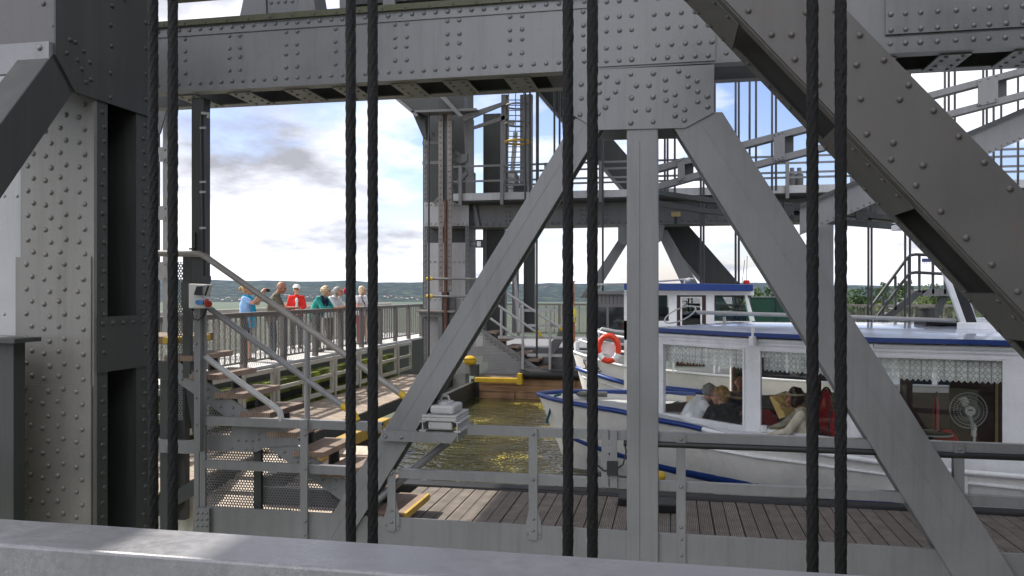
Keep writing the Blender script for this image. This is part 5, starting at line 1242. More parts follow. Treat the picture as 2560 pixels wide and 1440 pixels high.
m = MB(); m.prism([(a[0]+.24, a[1]), (xb1, a[1]), (xb1, b[1]), (b[0]+.24, b[1])], 'y', WY+.05, WY+.056); m.build('side_pane', M['glass'], b1)
m = MB(); m.prism([(pX(2470, WY), zt2_), (pX(2486, WY), zt2_), (pX(2440, WY), b[1]), (pX(2425, WY), b[1])], 'y', WY-.01, WY+.045); m.box(b[0]+.2, xb1, WY-.05, 14.8, b[1]+.001, b[1]+.09); m.build('window_frame', M['white'], b1)
m = MB(); m.box(xb0+1.1, xb0+1.8, 12.9, 14.0, zt2_+.001, zt2_+.22); m.build('console', M['black'], b1)
m = MB(); m.box(pX(2310, 12.9), pX(2392, 12.9), 12.8, 13.4, -.53, -.44); m.box(pX(2335, 12.9), pX(2362, 12.9), 12.8, 13.0, -.60, -.50); m.build('roof_fittings', M['black'], b1)
# landing net lying on the roof
ln = thing('landing_net', 'long handled landing net lying on the roof of the front boat', 'landing net', aY(1800, 800, 13.6))
m = MB(); m.tube([aY(1745, 781, 13.6), aY(2120, 792, 13.2), aY(2390, 802, 12.6)], .032, 8); m.build('handle', M['bright'], ln)
m = MB(); c = aY(1700, 786, 13.9); pts = []
for k in range(24): q = 2*math.pi*k/24; pts.append((c.x+.26*math.cos(q), c.y+.34*math.sin(q), c.z+.11*math.sin(q+.5)+.05*math.cos(q)))
m.tube(pts, .012, 6, close=True); m.tube([aY(1745, 781, 13.6), aY(1738, 774, 13.75)], .014, 6); m.build('hoop', M['bright'], ln)

# ---- furniture inside
def chair(xp, yp, Y, rz, label, w=.24, h=.36):
    p = aY(xp, yp, Y); t = thing('chair', label, 'chair', (p.x, p.y, -2.95), 'red upholstered chairs in the boat cabin', rz)
    OFF[t.name] = Vector((0, 0, 0)); zc = p.z+2.95
    m = MB(); m.ell((0, 0, zc), (w, .045, h), 20, 12); m.build('backrest', M['red'], t)
    m = MB(); pts = [(w*1.04*math.cos(q), -.01, zc+h*1.04*math.sin(q)) for q in [2*math.pi*k/24 for k in range(24)]]; m.tube(pts, .014, 6, close=True); m.build('back_frame', M['black'], t)
    m = MB(); m.ell((0, .26, zc-h-.04), (.25, .25, .06), 16, 8); m.build('seat', M['red'], t)
    for sx2 in (-.2, .2):
        for sy in (.05, .45): m = MB(); m.cyl((sx2, sy, 0), (sx2*.9, sy*.95, zc-h-.06), .014, 6); m.build('leg', M['black'], t)
    return t
chair(1693, 1050, 14.0, R(15), 'red rounded chair left of the man in the white polo', .19, .30)
chair(2063, 1033, 12.2, R(55), 'red rounded chair directly behind the second big rope')
chair(2104, 1062, 11.9, R(35), 'red rounded chair in front of the long row, half hidden by the rightmost rope')
chair(2340, 1040, 13.6, R(70), 'red chair in shadow at the back, left of the fan')
chair(2366, 1135, 12.3, R(20), 'red chair at the table edge just under the fan')
chair(1915, 1075, 14.0, R(-20), 'red chair across the aisle beside the menu boards')
def table(x, y, z, rx, ry, label, mat):
    t = thing('table', label, 'table', (x, y, -2.95)); m = MB(); m.ell((x, y, z), (rx, ry, .025), 24, 6) if mat == 'round' else m.box(x-rx, x+rx, y-ry, y+ry, z-.03, z); m.build('tabletop', M['wood_dk'] if mat != 'red' else M['red'], t)
    m = MB(); m.cyl((x, y, -2.95), (x, y, z-.03), .04, 8); m.build('leg', M['black'], t); return t
p = aY(1960, 1072, 11.95); table(p.x+.15, p.y+.42, -2.04, .45, .28, 'cabin table laid with cups beside the second window', 'x')
p = aY(1800, 1045, 13.3); table(p.x, p.y+.5, -2.12, .4, .3, 'cabin table between the seated people', 'x')
p = aY(2330, 1084, 12.2); tt = table(p.x, p.y, p.z, .26, .24, 'small round table with a bright rim under the fan', 'round')
m = MB(); pts = [(p.x+.26*math.cos(q), p.y+.24*math.sin(q), p.z) for q in [2*math.pi*k/24 for k in range(24)]]; m.tube(pts, .012, 6, close=True); m.build('rim', M['bright'], tt)
m = MB(); q = aY(1901, 1062, 12.0); m.cyl((q.x+.05, q.y+.05, -2.039), (q.x+.05, q.y+.05, -1.95), .045, 14, .05); tag(m.build('cup', M['white']), 'white coffee cup at the corner of the second cabin window', 'cup')
m = MB(); q = aY(1925, 1065, 12.05)
for i in range(5): m.ell((q.x+random.uniform(-.06, .16), q.y+.1+random.uniform(-.03, .1), -2.03+.012*i), (.07, .05, .012), 10, 4)
tag(m.build('paper_napkins', M['tan']), 'crumpled napkins and sweets on the laid cabin table', 'napkins')
m = MB(); q = aY(2145, 1092, 11.5); m.box(q.x-.14, q.x+.16, q.y, q.y+.02, q.z-.06, q.z+.03); tag(m.build('table_card', simple('pink_card', (.62, .30, .24), .7)), 'pink card standing on the table by the rightmost rope', 'card')
for i, xx in enumerate((1945, 1975)):
    m = MB(); a, b = aY(xx, 985, 14.4), aY(xx+25, 1040, 14.2); m.bar(a, b, .30, .03, up=(0, -1, 0)); tag(m.build('menu_board', M['gold']), ('slanted golden board leaning behind the table, %s of the two') % ('left' if i == 0 else 'right'), 'board')
m = MB(); q = aY(1727, 1015, 14.7); m.box(q.x-.08, q.x+.22, q.y, q.y+.02, q.z-.25, q.z+.18); tag(m.build('notice_board', M['tan']), 'small tan notice board on the wall behind the man in the polo', 'notice board')
# fan
fn = thing('fan', 'pale pedestal fan with a round wire guard in front of the brown partition', 'fan', aY(2425, 1100, 11.9))
c = aY(2421, 1026, 11.9); m = MB(); Rf = .235
for yy, rr in ((0, 1.0), (.0, .62), (-.05, .5), (-.05, .8)):
    m.tube([(c.x+Rf*rr*math.cos(q), c.y+yy*.8*(1-rr)*2, c.z+Rf*1.03*rr*math.sin(q)) for q in [2*math.pi*k/28 for k in range(28)]], .0045 if rr < 1 else .007, 5, close=True)
for k in range(40): q = 2*math.pi*k/40; m.tube([(c.x+.05*math.cos(q), c.y-.06, c.z+.05*math.sin(q)), (c.x+Rf*.6*math.cos(q), c.y-.05, c.z+Rf*.6*math.sin(q)), (c.x+Rf*math.cos(q), c.y, c.z+Rf*1.03*math.sin(q))], .0022, 4, cap=False)
m.build('guard', M['bright'], fn)
m = MB(); m.cyl((c.x, c.y-.075, c.z), (c.x, c.y-.055, c.z), .065, 20); m.build('hub', M['plastic'], fn); m = MB(); m.box(c.x-.03, c.x+.03, c.y-.078, c.y-.0755, c.z+.006, c.z+.022); m.build('badge', M['black'], fn)
for k in range(4):
    q = 2*math.pi*k/4+.4; m = MB(); u_ = Vector((math.cos(q), 0, math.sin(q))); v_ = Vector((-math.sin(q), 0, math.cos(q))); cc = c+Vector((0, .02, 0))
    m.add([cc+u_*.03-v_*.02, cc+u_*.10-v_*.07+Vector((0, .03, 0)), cc+u_*.19-v_*.05+Vector((0, .03, 0)), cc+u_*.20+v_*.05, cc+u_*.10+v_*.05, cc+u_*.03+v_*.02], [(0,1,2,3,4,5)]); ob = m.build('blade', M['glass_tint'], fn); sm_ = ob.modifiers.new('s', 'SOLIDIFY'); sm_.thickness = .004
m = MB(); q = aY(2437, 1075, 11.95); m.box(q.x-.03, q.x+.02, q.y, q.y+.05, q.z-.09, q.z+.06); m.cyl((c.x+.01, c.y+.04, c.z), (q.x, q.y+.02, q.z), .035, 8); m.cyl((q.x, q.y+.02, -2.95), (q.x, q.y+.02, q.z), .016, 8); m.cyl((q.x, q.y+.02, -2.95), (q.x, q.y+.02, -2.92), .2, 16); m.build('stand', M['plastic'], fn)

# ---- second boat
def pp(x, y, Y): return aY(x, y, Y)
z0b = pz(1432, 880, 18.6)
B2 = Hull(18.8, pX(1432, 18.8), z0b, pX(1475, 18.8), [(1.2, z0b)]*1+[(pX(1432, 18.8), z0b), (pX(1500, 18), pz(1500, 899, 18.0)), (pX(1520, 17.8), pz(1520, 908, 17.8)), (pX(1566, 17.4), pz(1566, 919, 17.4)), (3, -1.80), (12, -1.9)],
          [(0, 0), (.15, .30), (.4, .62), (.9, 1.02), (1.8, 1.55), (3, 2.0), (5, 2.25), (12, 2.35)], [(0, 0), (.8, .35), (2, 1.1), (4, 1.9), (6, 2.15), (12, 2.2)], 11)
B2.sheer = B2.sheer[1:]
b2 = thing('excursion_boat', 'white excursion boat with a blue roofed wheelhouse moored behind the front boat', 'boat', (3, 18.8, WZ))
hull2 = B2.body().build('hull', M['white2'], b2)
B2.strip(lambda x: interp(B2.sheer, x)-.34, lambda x: interp(B2.sheer, x)-.44, 0, 11, .05, r=.055).build('blue_rubbing_strake', M['blue'], hull2)
B2.strip(lambda x: interp(B2.sheer, x)-.55, lambda x: interp(B2.sheer, x)-.57, .1, 11, .02, r=.018).build('moulding', M['white'], hull2)
B2.strip(lambda x: interp(B2.sheer, x)+.01, lambda x: interp(B2.sheer, x)-.01, 0, 11, .02, r=.03).build('gunwale', M['white'], hull2)
B2.strip(lambda x: interp(B2.sheer, x)+.01, lambda x: interp(B2.sheer, x)-.01, 0, 11, .02, r=.03, side=-1).build('gunwale', M['white'], hull2)
B2.deck(.25, .1, 10.5).build('deck', simple('deck_grey2', (.3, .31, .32), .7), hull2)
# name in script, partly behind the rope
m = MB()
def script(pts, r=.012): m.tube([(lambda q: (q[0], q[1]-.012, q[2]))(B2.pt(d, z, 1)) for d, z in pts], r, 6)
nd = B2.st; dL = .22; zL = interp(B2.sheer, nd+.6)-.17
script([(dL+.10, zL+.10), (dL+.05, zL+.12), (dL+.03, zL+.05), (dL+.06, zL-.03), (dL+.01, zL-.12), (dL-.05, zL-.10), (dL+.02, zL-.09), (dL+.12, zL-.13)])
dE = dL+.36; zE = zL-.085
script([(dE-.05, zE-.01), (dE+.03, zE+.03), (dE+.02, zE+.06), (dE-.03, zE+.04), (dE-.05, zE-.02), (dE-.02, zE-.05), (dE+.06, zE-.02)])
for k, dd in enumerate((.14, .20, .26)): script([(dL+dd-.04, zL-.10-k*.01), (dL+dd, zL-.02-k*.01), (dL+dd+.03, zL-.10-k*.01)])
m.build('name_lettering', simple('ink', (.04, .04, .06), .5), hull2)
# bow rail
m = MB()
def gr(d, dz, side=1): x = B2.st+d; z = interp(B2.sheer, x)+dz; return (x+.05, B2.cy-side*max(0, B2.hw(x, z-dz)-.06), z)
for side in (1, -1):
    for dz, d0 in ((.62, .5), (.30, .12)):
        pts = [gr(d0, dz-.08 if dz > .5 else dz, side)]+[gr(d, dz, side) for d in (d0+.08, .9, 1.4, 1.9, 2.5, 3.1)]; m.tube(pts, .027, 8)
    m.tube([gr(.5, 0, side), gr(.5, .60, side)], .027, 8); 
    for d in (1.35, 2.3, 3.1): m.tube([gr(d, -.02, side), gr(d, .62, side)], .027, 8)
m.build('bow_railing', M['white'], b2)
m = MB(); c = aY(1437, 868, 18.9); m.cyl((c.x+.05, c.y, z0b-.05), (c.x+.05, c.y, z0b+.22), .06, 10); m.build('bow_post', M['white'], b2)
# lifebuoy
lb = thing('lifebuoy', 'orange and white lifebuoy hanging on the bow rail of the far boat', 'lifebuoy', aY(1521, 905, 17.55))
c = aY(1521, 871, 17.55); Rb = .245
def arc(a0, a1, r, mat, nm, col=True):
    m = MB(); n = 14; m.tube([(c.x+Rb*.9*math.cos(R(a0+(a1-a0)*k/n)), c.y, c.z+Rb*1.12*math.sin(R(a0+(a1-a0)*k/n))) for k in range(n+1)], r, 12); m.build(nm, mat, lb)
arc(-25, 205, .062, M['orange'], 'ring'); arc(-125, -55, .062, M['orange'], 'ring')
arc(-57, -23, .065, M['white'], 'white_band'); arc(203, 237, .065, M['white'], 'white_band')
arc(20, 80, .068, M['orange'], 'grab_line')
m = MB(); m.bar((c.x-.10, c.y+.09, c.z+.14), (c.x-.10, c.y+.09, c.z-.13), .2, .04, up=(0, 1, 0)); m.bar((c.x+.10, c.y+.09, c.z+.10), (c.x+.10, c.y+.09, c.z-.20), .20, .04, up=(0, 1, 0)); m.build('backing_board', M['white'], lb)
# superstructure seen through the front cabin
S2Y = 17.0
m = MB(); rct(m, 1640, 850, 2600, 928, S2Y, .05); m.build('house_wall', simple('grey_green_panel', (.50, .55, .53), .5, .05), b2)
for x0, x1 in ((1690, 1762),): m = MB(); rct(m, x0, 862, x1, 916, S2Y-.03, .02); m.build('house_door', M['wood_dk'], b2)
for x0 in (1681, 1795, 1830, 1965, 2100, 2250, 2380): m = MB(); rct(m, x0, 850, x0+5, 932, S2Y-.06, .03); m.build('house_pillar', M['white'], b2)
m = MB(); rct(m, 1900, 895, 2085, 960, S2Y-.04, .03); rct(m, 2265, 880, 2330, 975, S2Y-.04, .03); rct(m, 2345, 880, 2420, 975, S2Y-.04, .03); m.build('house_windows', M['glassdk'], b2)
m = MB(); p = aY(1650, 905, 16.9); m.cyl((p.x, p.y, p.z-.12), (p.x, p.y, p.z+.14), .07, 12); m.cyl((p.x, p.y, p.z+.14), (p.x, p.y, p.z+.17), .09, 12); m.build('deck_bollard', M['white'], b2)
# wheelhouse
HYf = 17.6
def rb(x0, y0, x1, y1, Y, th, nm, mat, par=None):
    m = MB(); rct(m, x0, y0, x1, y1, Y, th); return m.build(nm, mat, par or b2)
m = MB(); q = gp([(1560, 709), (1760, 709), (1883, 711), (1883, 728), (1660, 726), (1560, 724)], HYf-.25); m.prism(q, 'y', HYf-.25, HYf+2.4); whr = m.build('wheelhouse_roof', M['blue'], b2, bevel=.01)
m = MB()
rct(m, 1560, 726, 1885, 738, HYf, .06); m.prism(gp([(1560, 738), (1606, 738), (1606, 870), (1560, 870)], HYf), 'y', HYf, HYf+.06); rct(m, 1672, 738, 1692, 850, HYf, .06); rct(m, 1765, 738, 1786, 850, HYf, .06)
rct(m, 1560, 802, 1672, 850, HYf, .06); rct(m, 1786, 803, 1880, 850, HYf, .06)
m.prism(gp([(1862, 738), (1868, 738), (1888, 803), (1875, 803)], HYf), 'y', HYf, HYf+.06)
m.build('wheelhouse_wall', M['white'], b2)
d_ = rb(1692, 730, 1765, 850, HYf+.02, .03, 'wheelhouse_door', M['wood_dk'])
m = MB(); rct(m, 1701, 742, 1755, 745, HYf-.0, .02); rct(m, 1701, 745, 1705, 850, HYf, .02); rct(m, 1751, 745, 1755, 850, HYf, .02); m.build('door_frame', M['white'], d_)
rb(1705, 745, 1751, 850, HYf+.005, .012, 'door_pane', M['glass_tint'], d_)
m = MB(); rct(m, 1606, 738, 1672, 802, HYf+.03, .01); m.build('window_pane', M['glass_tint'], b2)
m = MB(); m.prism(gp([(1786, 742), (1857, 742), (1874, 803), (1786, 803)], HYf+.03), 'y', HYf+.03, HYf+.04); m.build('window_pane', M['glass_tint'], b2)
m = MB(); rct(m, 1786, 742, 1788, 803, HYf-.006, .03); rct(m, 1786, 740, 1860, 742.5, HYf-.006, .03); m.build('window_seal', M['black'], b2)
m = MB(); m.box(pX(1560, HYf), pX(1870, HYf), HYf+2.2, HYf+2.26, -1.8, -1.2); m.box(pX(1720, HYf), pX(1850, HYf), HYf+1.0, HYf+1.6, -1.8, -.72); m.build('console', M['glassdk'], b2)
m = MB(); rct(m, 1560, 850, 1900, 1000, HYf+.01, .04); m.build('lower_wall', M['white2'], b2)
m = MB(); p = aY(1866, 711, 17.8); m.cyl(p, p+Vector((0, 0, .07)), .07, 12); m.build('lamp_base', M['red'], b2); m = MB(); m.cyl(p+Vector((0, 0, .03)), p+Vector((0, 0, .09)), .06, 12); m.build('red_lamp', M['orange'], b2)
m = MB(); m.tube([aY(1490, 712, 18.5), aY(1566, 709, 18.5), aY(1735, 697, 18.5)], .025, 6); m.tube([aY(1712, 709, 18.2), aY(1714, 699, 18.2)], .03, 6); m.cyl(aY(1716, 703, 18.2), aY(1726, 700, 18.2), .06, 8); m.build('mast_boom', M['bright'], b2)
m = MB(); m.tube([aY(1866, 709, 17.8), aY(1868, 640, 17.8)], .006, 4); m.tube([aY(1855, 709, 17.9), aY(1862, 650, 17.9)], .006, 4); m.build('antenna', M['black'], b2)

# ================================================================== UNSEEN OVERHEAD SLAB AND SIDE WALL (added to shade the near part)
m = MB(); m.box(-9.8, 0, 4.4, 6.4, 7.0, 7.3); m.box(-11.9, -10.5, 4.4, 6.4, 7.0, 7.3); m.box(-10.5, -9.8, 4.4, 5.2, 7.0, 7.3); m.box(-11.9, 0, 6.4, 17.4, 7.0, 7.3); m.box(-6, -.5, 17.4, 25, 7.0, 7.3)  # slab sized for its shadow, with an opening for the beam's sun patch
tag(m.build('overhead_shade_slab', M['steel_dark_shade']), 'unseen dark slab standing for overhead structure, shaped to shade the near trusses', 'gallery')

m = MB(); m.box(3.2, 3.4, -9, 2.2, -4, 6); m.box(3.401, 5.2, 2.0, 2.2, -4, 8); m.box(5.2, 5.4, 2.0, 9.8, -4, 8); tag(m.build('light_blocking_wall', M['steel_dark_shade']), 'unseen plain wall added beside the viewer to block light', 'wall')  # added blocker out of view, keeps light off the column's side
m = MB(); m.box(-9, -4.3, 8.5, 12.6, -3.6, -3.5)
for k_ in range(6):
    ya_ = 9.45+.5*k_; za_ = -3.05+.09*k_; m.prism([(ya_, za_-.06), (ya_, za_), (ya_+.36, za_+.065), (ya_+.36, za_)], 'x', -6.45, -4.5+.05*(k_ % 2))
tag(m.build('under_deck', simple('pale_timber', (.50, .42, .34), .8, .3, 3)), kind='structure')
# ================================================================== PEOPLE
DG = bpy.context
def bake(mb, voxel, smooth=4):
    me = bpy.data.meshes.new('t'); me.from_pydata(mb.v, [], mb.f); o = bpy.data.objects.new('t', me); COL.objects.link(o)
    r = o.modifiers.new('r', 'REMESH'); r.mode = 'VOXEL'; r.voxel_size = voxel; r.use_smooth_shade = True
    s_ = o.modifiers.new('s', 'SMOOTH'); s_.iterations = smooth; s_.factor = .5
    dg = bpy.context.evaluated_depsgraph_get(); dg.update(); n = bpy.data.meshes.new_from_object(o.evaluated_get(dg))
    bpy.data.objects.remove(o); bpy.data.meshes.remove(me); return n
def piece(name, mb, mat, parent, voxel=.013, smooth=4):
    me = bake(mb, voxel, smooth); me.materials.clear(); me.materials.append(mat)
    me.polygons.foreach_set('use_smooth', [True]*len(me.polygons))
    o = bpy.data.objects.new(name, me); COL.objects.link(o)
    if parent is not None: o.parent = parent
    return o
def person(label, loc, rz, H=1.94, lean=0, sit=False, arms=None, hyaw=0, hpitch=0, top=None, sleeves='short', legs=None, hair=None, style='short', skin='skin', wide=1.0, neck_fwd=.0, shorts=False, shoes='black', feet=None, vox=.012):
    S = H/1.75; root = thing('person', label, 'person', loc, None, rz); OFF[root.name] = Vector((0, 0, 0))
    hz = .52 if sit else .93; cl, sl = math.cos(lean), math.sin(lean)
    def U(x, y, z): dz = z-.93; return Vector((x*wide if abs(x) > .02 else x, y*cl+dz*sl, hz+dz*cl-y*sl))*S
    def G(x, y, z): return Vector((x, y, z))*S
    sh = {-1: U(-.185, -.01, 1.41), 1: U(.185, -.01, 1.41)}; A = arms or {-1: ((-.25, .02, 1.14), (-.26, .12, .90)), 1: ((.25, .02, 1.14), (.26, .12, .90))}
    el = {k: G(*A[k][0]) for k in A}; ha = {k: G(*A[k][1]) for k in A}
    ft = feet or {-1: (-.10, 0, 0), 1: (.10, .06, 0)}
    hip = {k: (G(k*.09, 0, hz)) for k in (-1, 1)}
    if sit: kn = {k: G(k*.12, .44, hz+.02) for k in (-1, 1)}; an = {k: G(k*.12, .42, .08) for k in (-1, 1)}
    else: kn = {k: (hip[k]+G(ft[k][0], ft[k][1], .08))/2+G(0, .03, .02) for k in (-1, 1)}; an = {k: G(ft[k][0], ft[k][1], .08) for k in (-1, 1)}
    def torso(m, g=0.0):
        m.caps(U(-.085, 0, .95), U(-.10, .0, 1.28), (.115*wide+g)*S, (.115*wide+g)*S); m.caps(U(.085, 0, .95), U(.10, .0, 1.28), (.115*wide+g)*S, (.115*wide+g)*S)
        m.caps(U(0, .03, 1.0), U(0, .04, 1.25), (.11*wide+g)*S, (.11+g)*S); m.caps(U(-.145, -.01, 1.385), U(.145, -.01, 1.385), (.065+g)*S, (.065+g)*S); m.caps(U(0, -.02, 1.3), U(0, -.01, 1.42), (.10+g)*S, (.075+g)*S)
    def arm(m, k, g=0.0, t=1.0):
        p, q = sh[k], el[k]; m.caps(p, p.lerp(q, min(1, t)), (.053+g)*S, (.045+g*.9)*S)
        if t > 1: m.caps(q, q.lerp(ha[k], t-1), (.042+g)*S, (.030+g)*S)
    def leg(m, k, g=0.0, t=2.0):
        m.caps(hip[k], kn[k], (.085+g)*S, (.058+g)*S)
        if t > 1: m.caps(kn[k], kn[k].lerp(an[k], t-1), (.055+g)*S, (.040+g)*S)
    nk = U(0, .01, 1.46); hc = U(0, .035+neck_fwd, 1.625); RM = Matrix.Rotation(hyaw, 3, 'Z') @ Matrix.Rotation(-hpitch-lean*.4, 3, 'X')
    def Hd(x, y, z): return hc+RM @ (Vector((x, y, z))*S*1.12)
    b = MB(); torso(b)
    for k in (-1, 1):
        arm(b, k, 0, 2.0); leg(b, k)
        f = an[k]; b.caps(f+G(0, -.03, -.045), f+G(0, .15, -.05), .040*S, .034*S)
        d = (ha[k]-el[k]).normalized(); up = Vector((0, 0, 1)) if abs(d.z) < .8 else Vector((0, 1, 0)); s_ = d.cross(up).normalized(); n_ = s_.cross(d)
        w = ha[k]; b.caps(w, w+d*.075*S, .028*S, .030*S); b.caps(w+d*.04*S-s_*.018*S, w+d*.08*S-s_*.025*S, .02*S, .017*S); b.caps(w+d*.04*S+s_*.018*S, w+d*.08*S+s_*.025*S, .02*S, .017*S)
        for j, (o_, ln_) in enumerate(((-.030, .060), (-.010, .072), (.011, .068), (.031, .052))):
            p0 = w+d*.085*S+s_*o_*S; p1 = p0+(d*.8-n_*.35)*ln_*.55*S; p2 = p1+(d*.45-n_*.85)*ln_*.5*S; b.caps(p0, p1, .0105*S, .0095*S, 8); b.caps(p1, p2, .0095*S, .008*S, 8)
        p0 = w+d*.02*S-s_*k*.03*S; p1 = p0+(d*.6-s_*k*.7)*.045*S; b.caps(p0, p1, .012*S, .011*S, 8); b.caps(p1, p1+(d*.9-s_*k*.1-n_*.3)*.035*S, .011*S, .009*S, 8)
    b.caps(U(0, -.01, 1.42), hc+RM @ Vector((0, -.02, -.05))*S, .056*S, .052*S)
    b.ell(Hd(0, -.01, .02), (.085*S, .104*S, .108*S), 16, 10, RM); b.caps(Hd(0, .03, -.04), Hd(0, .055, -.085), .058*S, .036*S)
    b.caps(Hd(0, .078, .015), Hd(0, .112, -.025), .012*S, .016*S, 8); b.caps(Hd(-.045, .075, .035), Hd(.045, .075, .035), .016*S, .016*S, 8)
    for k in (-1, 1): b.ell(Hd(k*.076, -.005, -.0), (.012*S, .024*S, .032*S), 8, 6, RM); b.ell(Hd(k*.04, .055, -.03), .03*S, 8, 6)
    b.ell(Hd(0, .092, -.055), (.026*S, .012*S, .012*S), 8, 6, RM)
    body = piece('body', b, M[skin], root, vox*S, 2)
    for k in (-1, 1): m = MB(); m.ell(Hd(k*.031, .084, .012), (.013*S, .008*S, .009*S), 8, 6, RM); e = m.build('eye', M['black'], root)
    m = MB(); m.ell(Hd(0, .099, -.055), (.022*S, .008*S, .006*S), 8, 6, RM); m.build('lips', simple('lips', (.35, .12, .10), .5) if 'lips' not in bpy.data.materials else bpy.data.materials['lips'], root)
    if top:
        m = MB(); torso(m, .016)
        for k in (-1, 1): arm(m, k, .017 if sleeves != 'long' else .014, {'short': .62, 'long': 1.93, 'none': .12, 'elbow': 1.0}[sleeves])
        m.caps(U(0, .0, 1.43), U(0, .01, 1.455), .066*S, .064*S); piece('shirt', m, top, root, .014*S, 5)
    if legs:
        m = MB(); m.caps(U(-.08, 0, .96), U(.08, 0, .96), .125*S*wide, .125*S*wide)
        for k in (-1, 1): leg(m, k, .018, .62+0*1 if shorts else 1.92)
        piece('trousers', m, legs, root, .015*S, 4)
    if shoes:
        for k in (-1, 1): m = MB(); f = an[k]; m.caps(f+G(0, -.04, -.04), f+G(0, .16, -.045), .046*S, .040*S); piece('shoe', m, M[shoes], root, .014*S, 2)
    if hair:
        m = MB(); rnd = random.Random(len(label))
        m.ell(Hd(0, -.025, .035), (.096*S, .108*S, .108*S), 16, 10, RM)
        cut = MB()
        if style in ('bun', 'bob', 'curly', 'long'): m.ell(Hd(0, -.05, -.01), (.086*S, .075*S, .10*S), 14, 8, RM)
        if style == 'bob': 
            for k in (-1, 1): m.ell(Hd(k*.068, -.01, -.04), (.032*S, .055*S, .085*S), 10, 8, RM)
        if style == 'bun': m.ell(Hd(0, -.135, .02), (.042*S,)*3, 10, 8); m.ell(Hd(0, -.165, .0), (.03*S, .03*S, .045*S), 8, 6)
        if style == 'curly':
            for i in range(60):
                q = rnd.uniform(0, 6.28); w = rnd.uniform(-.1, 1.0); rr = math.sqrt(max(0, 1-w*w)); v = Vector((.092*rr*math.cos(q), -.02+.10*rr*math.sin(q), .03+.10*w))
                if v.y > .055 and v.z < .07: continue
                m.ell(Hd(*v), rnd.uniform(.018, .030)*S, 7, 5)
        for i in range(26):
            q = rnd.uniform(0, 6.28); w = rnd.uniform(.2, 1.0); rr = math.sqrt(1-w*w); v = Vector((.085*rr*math.cos(q), -.025+.097*rr*math.sin(q), .035+.097*w)); m.ell(Hd(*v), rnd.uniform(.008, .016)*S, 6, 4)
        o = piece('hair', m, hair, root, .010*S, 1)
    return root, U, G, Hd, S, sh, el, ha, RM
def hairm(n, c):
    t = MT(n); q = t.noise(40, 5, .7, (1, 1, .5)); t.col(t.ramp(q, [(.3, tuple(x*.45 for x in c)), (.6, c), (.8, tuple(min(1, x*1.5) for x in c))])); t.rgh(.6); t.bump(q, .8, .01); return t.m
HB, HG, HW, HD = hairm('hair_blond', (.42, .25, .10)), hairm('hair_grey', (.34, .32, .30)), hairm('hair_light', (.62, .48, .30)), hairm('hair_dark', (.035, .022, .015))
FLW = -1.70
def onwalk(xp, X): u = (xp-1280)/F; Y = X*(u*ST+CT)/(u*CT-ST); return (X, Y, FLW)
E_ = R(-90)
# woman with camera
P = person('woman in a light blue shirt and turquoise scarf holding a camera up to her face', onwalk(616, -10.1), R(-72), 1.88, top=cloth('blue_shirt', (.30, .50, .82)), legs=cloth('navy_skirt', (.015, .02, .05)), hair=HB, style='bun', hpitch=R(0), shorts=True,
    arms={1: ((.24, .20, 1.32), (.06, .36, 1.57)), -1: ((-.24, .20, 1.30), (-.07, .38, 1.56))})
root, U, G, Hd, S = P[:5]
m = MB(); m.caps(U(-.05, -.03, 1.47), U(.05, -.03, 1.47), .05*S, .05*S); m.caps(U(-.06, .05, 1.45), U(-.02, .12, 1.40), .05*S, .045*S); m.caps(U(.06, .05, 1.45), U(.02, .12, 1.40), .05*S, .045*S)
m.caps(U(.02, .14, 1.38), U(.06, .17, .80), .045*S, .06*S); m.caps(U(-.03, .14, 1.38), U(.0, .19, .86), .04*S, .05*S); m.caps(U(.08, .10, 1.3), U(.14, .12, .80), .035*S, .05*S); piece('scarf', m, cloth('turquoise_scarf', (.01, .38, .62)), root, .014*S, 3)
cm = thing('camera', 'small black camera held up by the woman in the turquoise scarf', 'camera', root.location.copy(), None, root.rotation_euler.z); OFF[cm.name] = Vector((0, 0, 0)); m = MB()
c0 = G(0, .46, 1.60); m.box(c0.x-.06, c0.x+.06, c0.y-.02, c0.y+.03, c0.z-.04, c0.z+.04); m.build('body', M['black'], cm); m = MB(); m.cyl((c0.x, c0.y+.03, c0.z), (c0.x, c0.y+.07, c0.z), .03, 10); m.build('lens', M['black'], cm)
# bald man
P = person('bald man in an olive shirt leaning on the walkway railing and looking up', onwalk(678, -9.75), R(-66), 1.97, lean=R(14), top=cloth('olive_shirt', (.16, .145, .10)), legs=cloth('dark_trousers', (.06, .075, .09)), skin='skin2', hpitch=R(16), hyaw=R(-8), wide=1.16, neck_fwd=.02,
    arms={1: ((.27, .24, 1.12), (.12, .50, 1.14)), -1: ((-.27, .26, 1.12), (-.10, .50, 1.14))})
# red jacket
P = person('woman in a red jacket, white cap and sunglasses standing at the outer railing', onwalk(741, -10.95), R(-150), 1.88, top=cloth('red_jacket', (.72, .02, .012)), sleeves='long', legs=cloth('grey_trousers', (.10, .10, .11)), hair=HB, wide=.84,
    arms={1: ((.225, .0, 1.16), (.12, .20, 1.06)), -1: ((-.225, -.02, 1.16), (-.10, .20, 1.10))}, hyaw=R(-10))
root, U, G, Hd, S, sh, el, ha, RM = P
m = MB(); m.caps(U(0, .135, .97), U(0, .125, 1.36), .048*S, .04*S); piece('white_top', m, cloth('pale_shirt', (.62, .78, .76)), root)
m = MB(); m.ell(Hd(0, -.01, .065), (.106*S, .12*S, .083*S), 16, 8, RM); m.ell(Hd(0, .10, .055), (.06*S, .06*S, .012*S), 12, 5, RM); piece('cap', m, cloth('white_cap', (.80, .78, .76)), root, .01*S, 2)
m = MB()
for k in (-1, 1): m.ell(Hd(k*.034, .097, .018), (.028*S, .012*S, .02*S), 10, 6, RM)
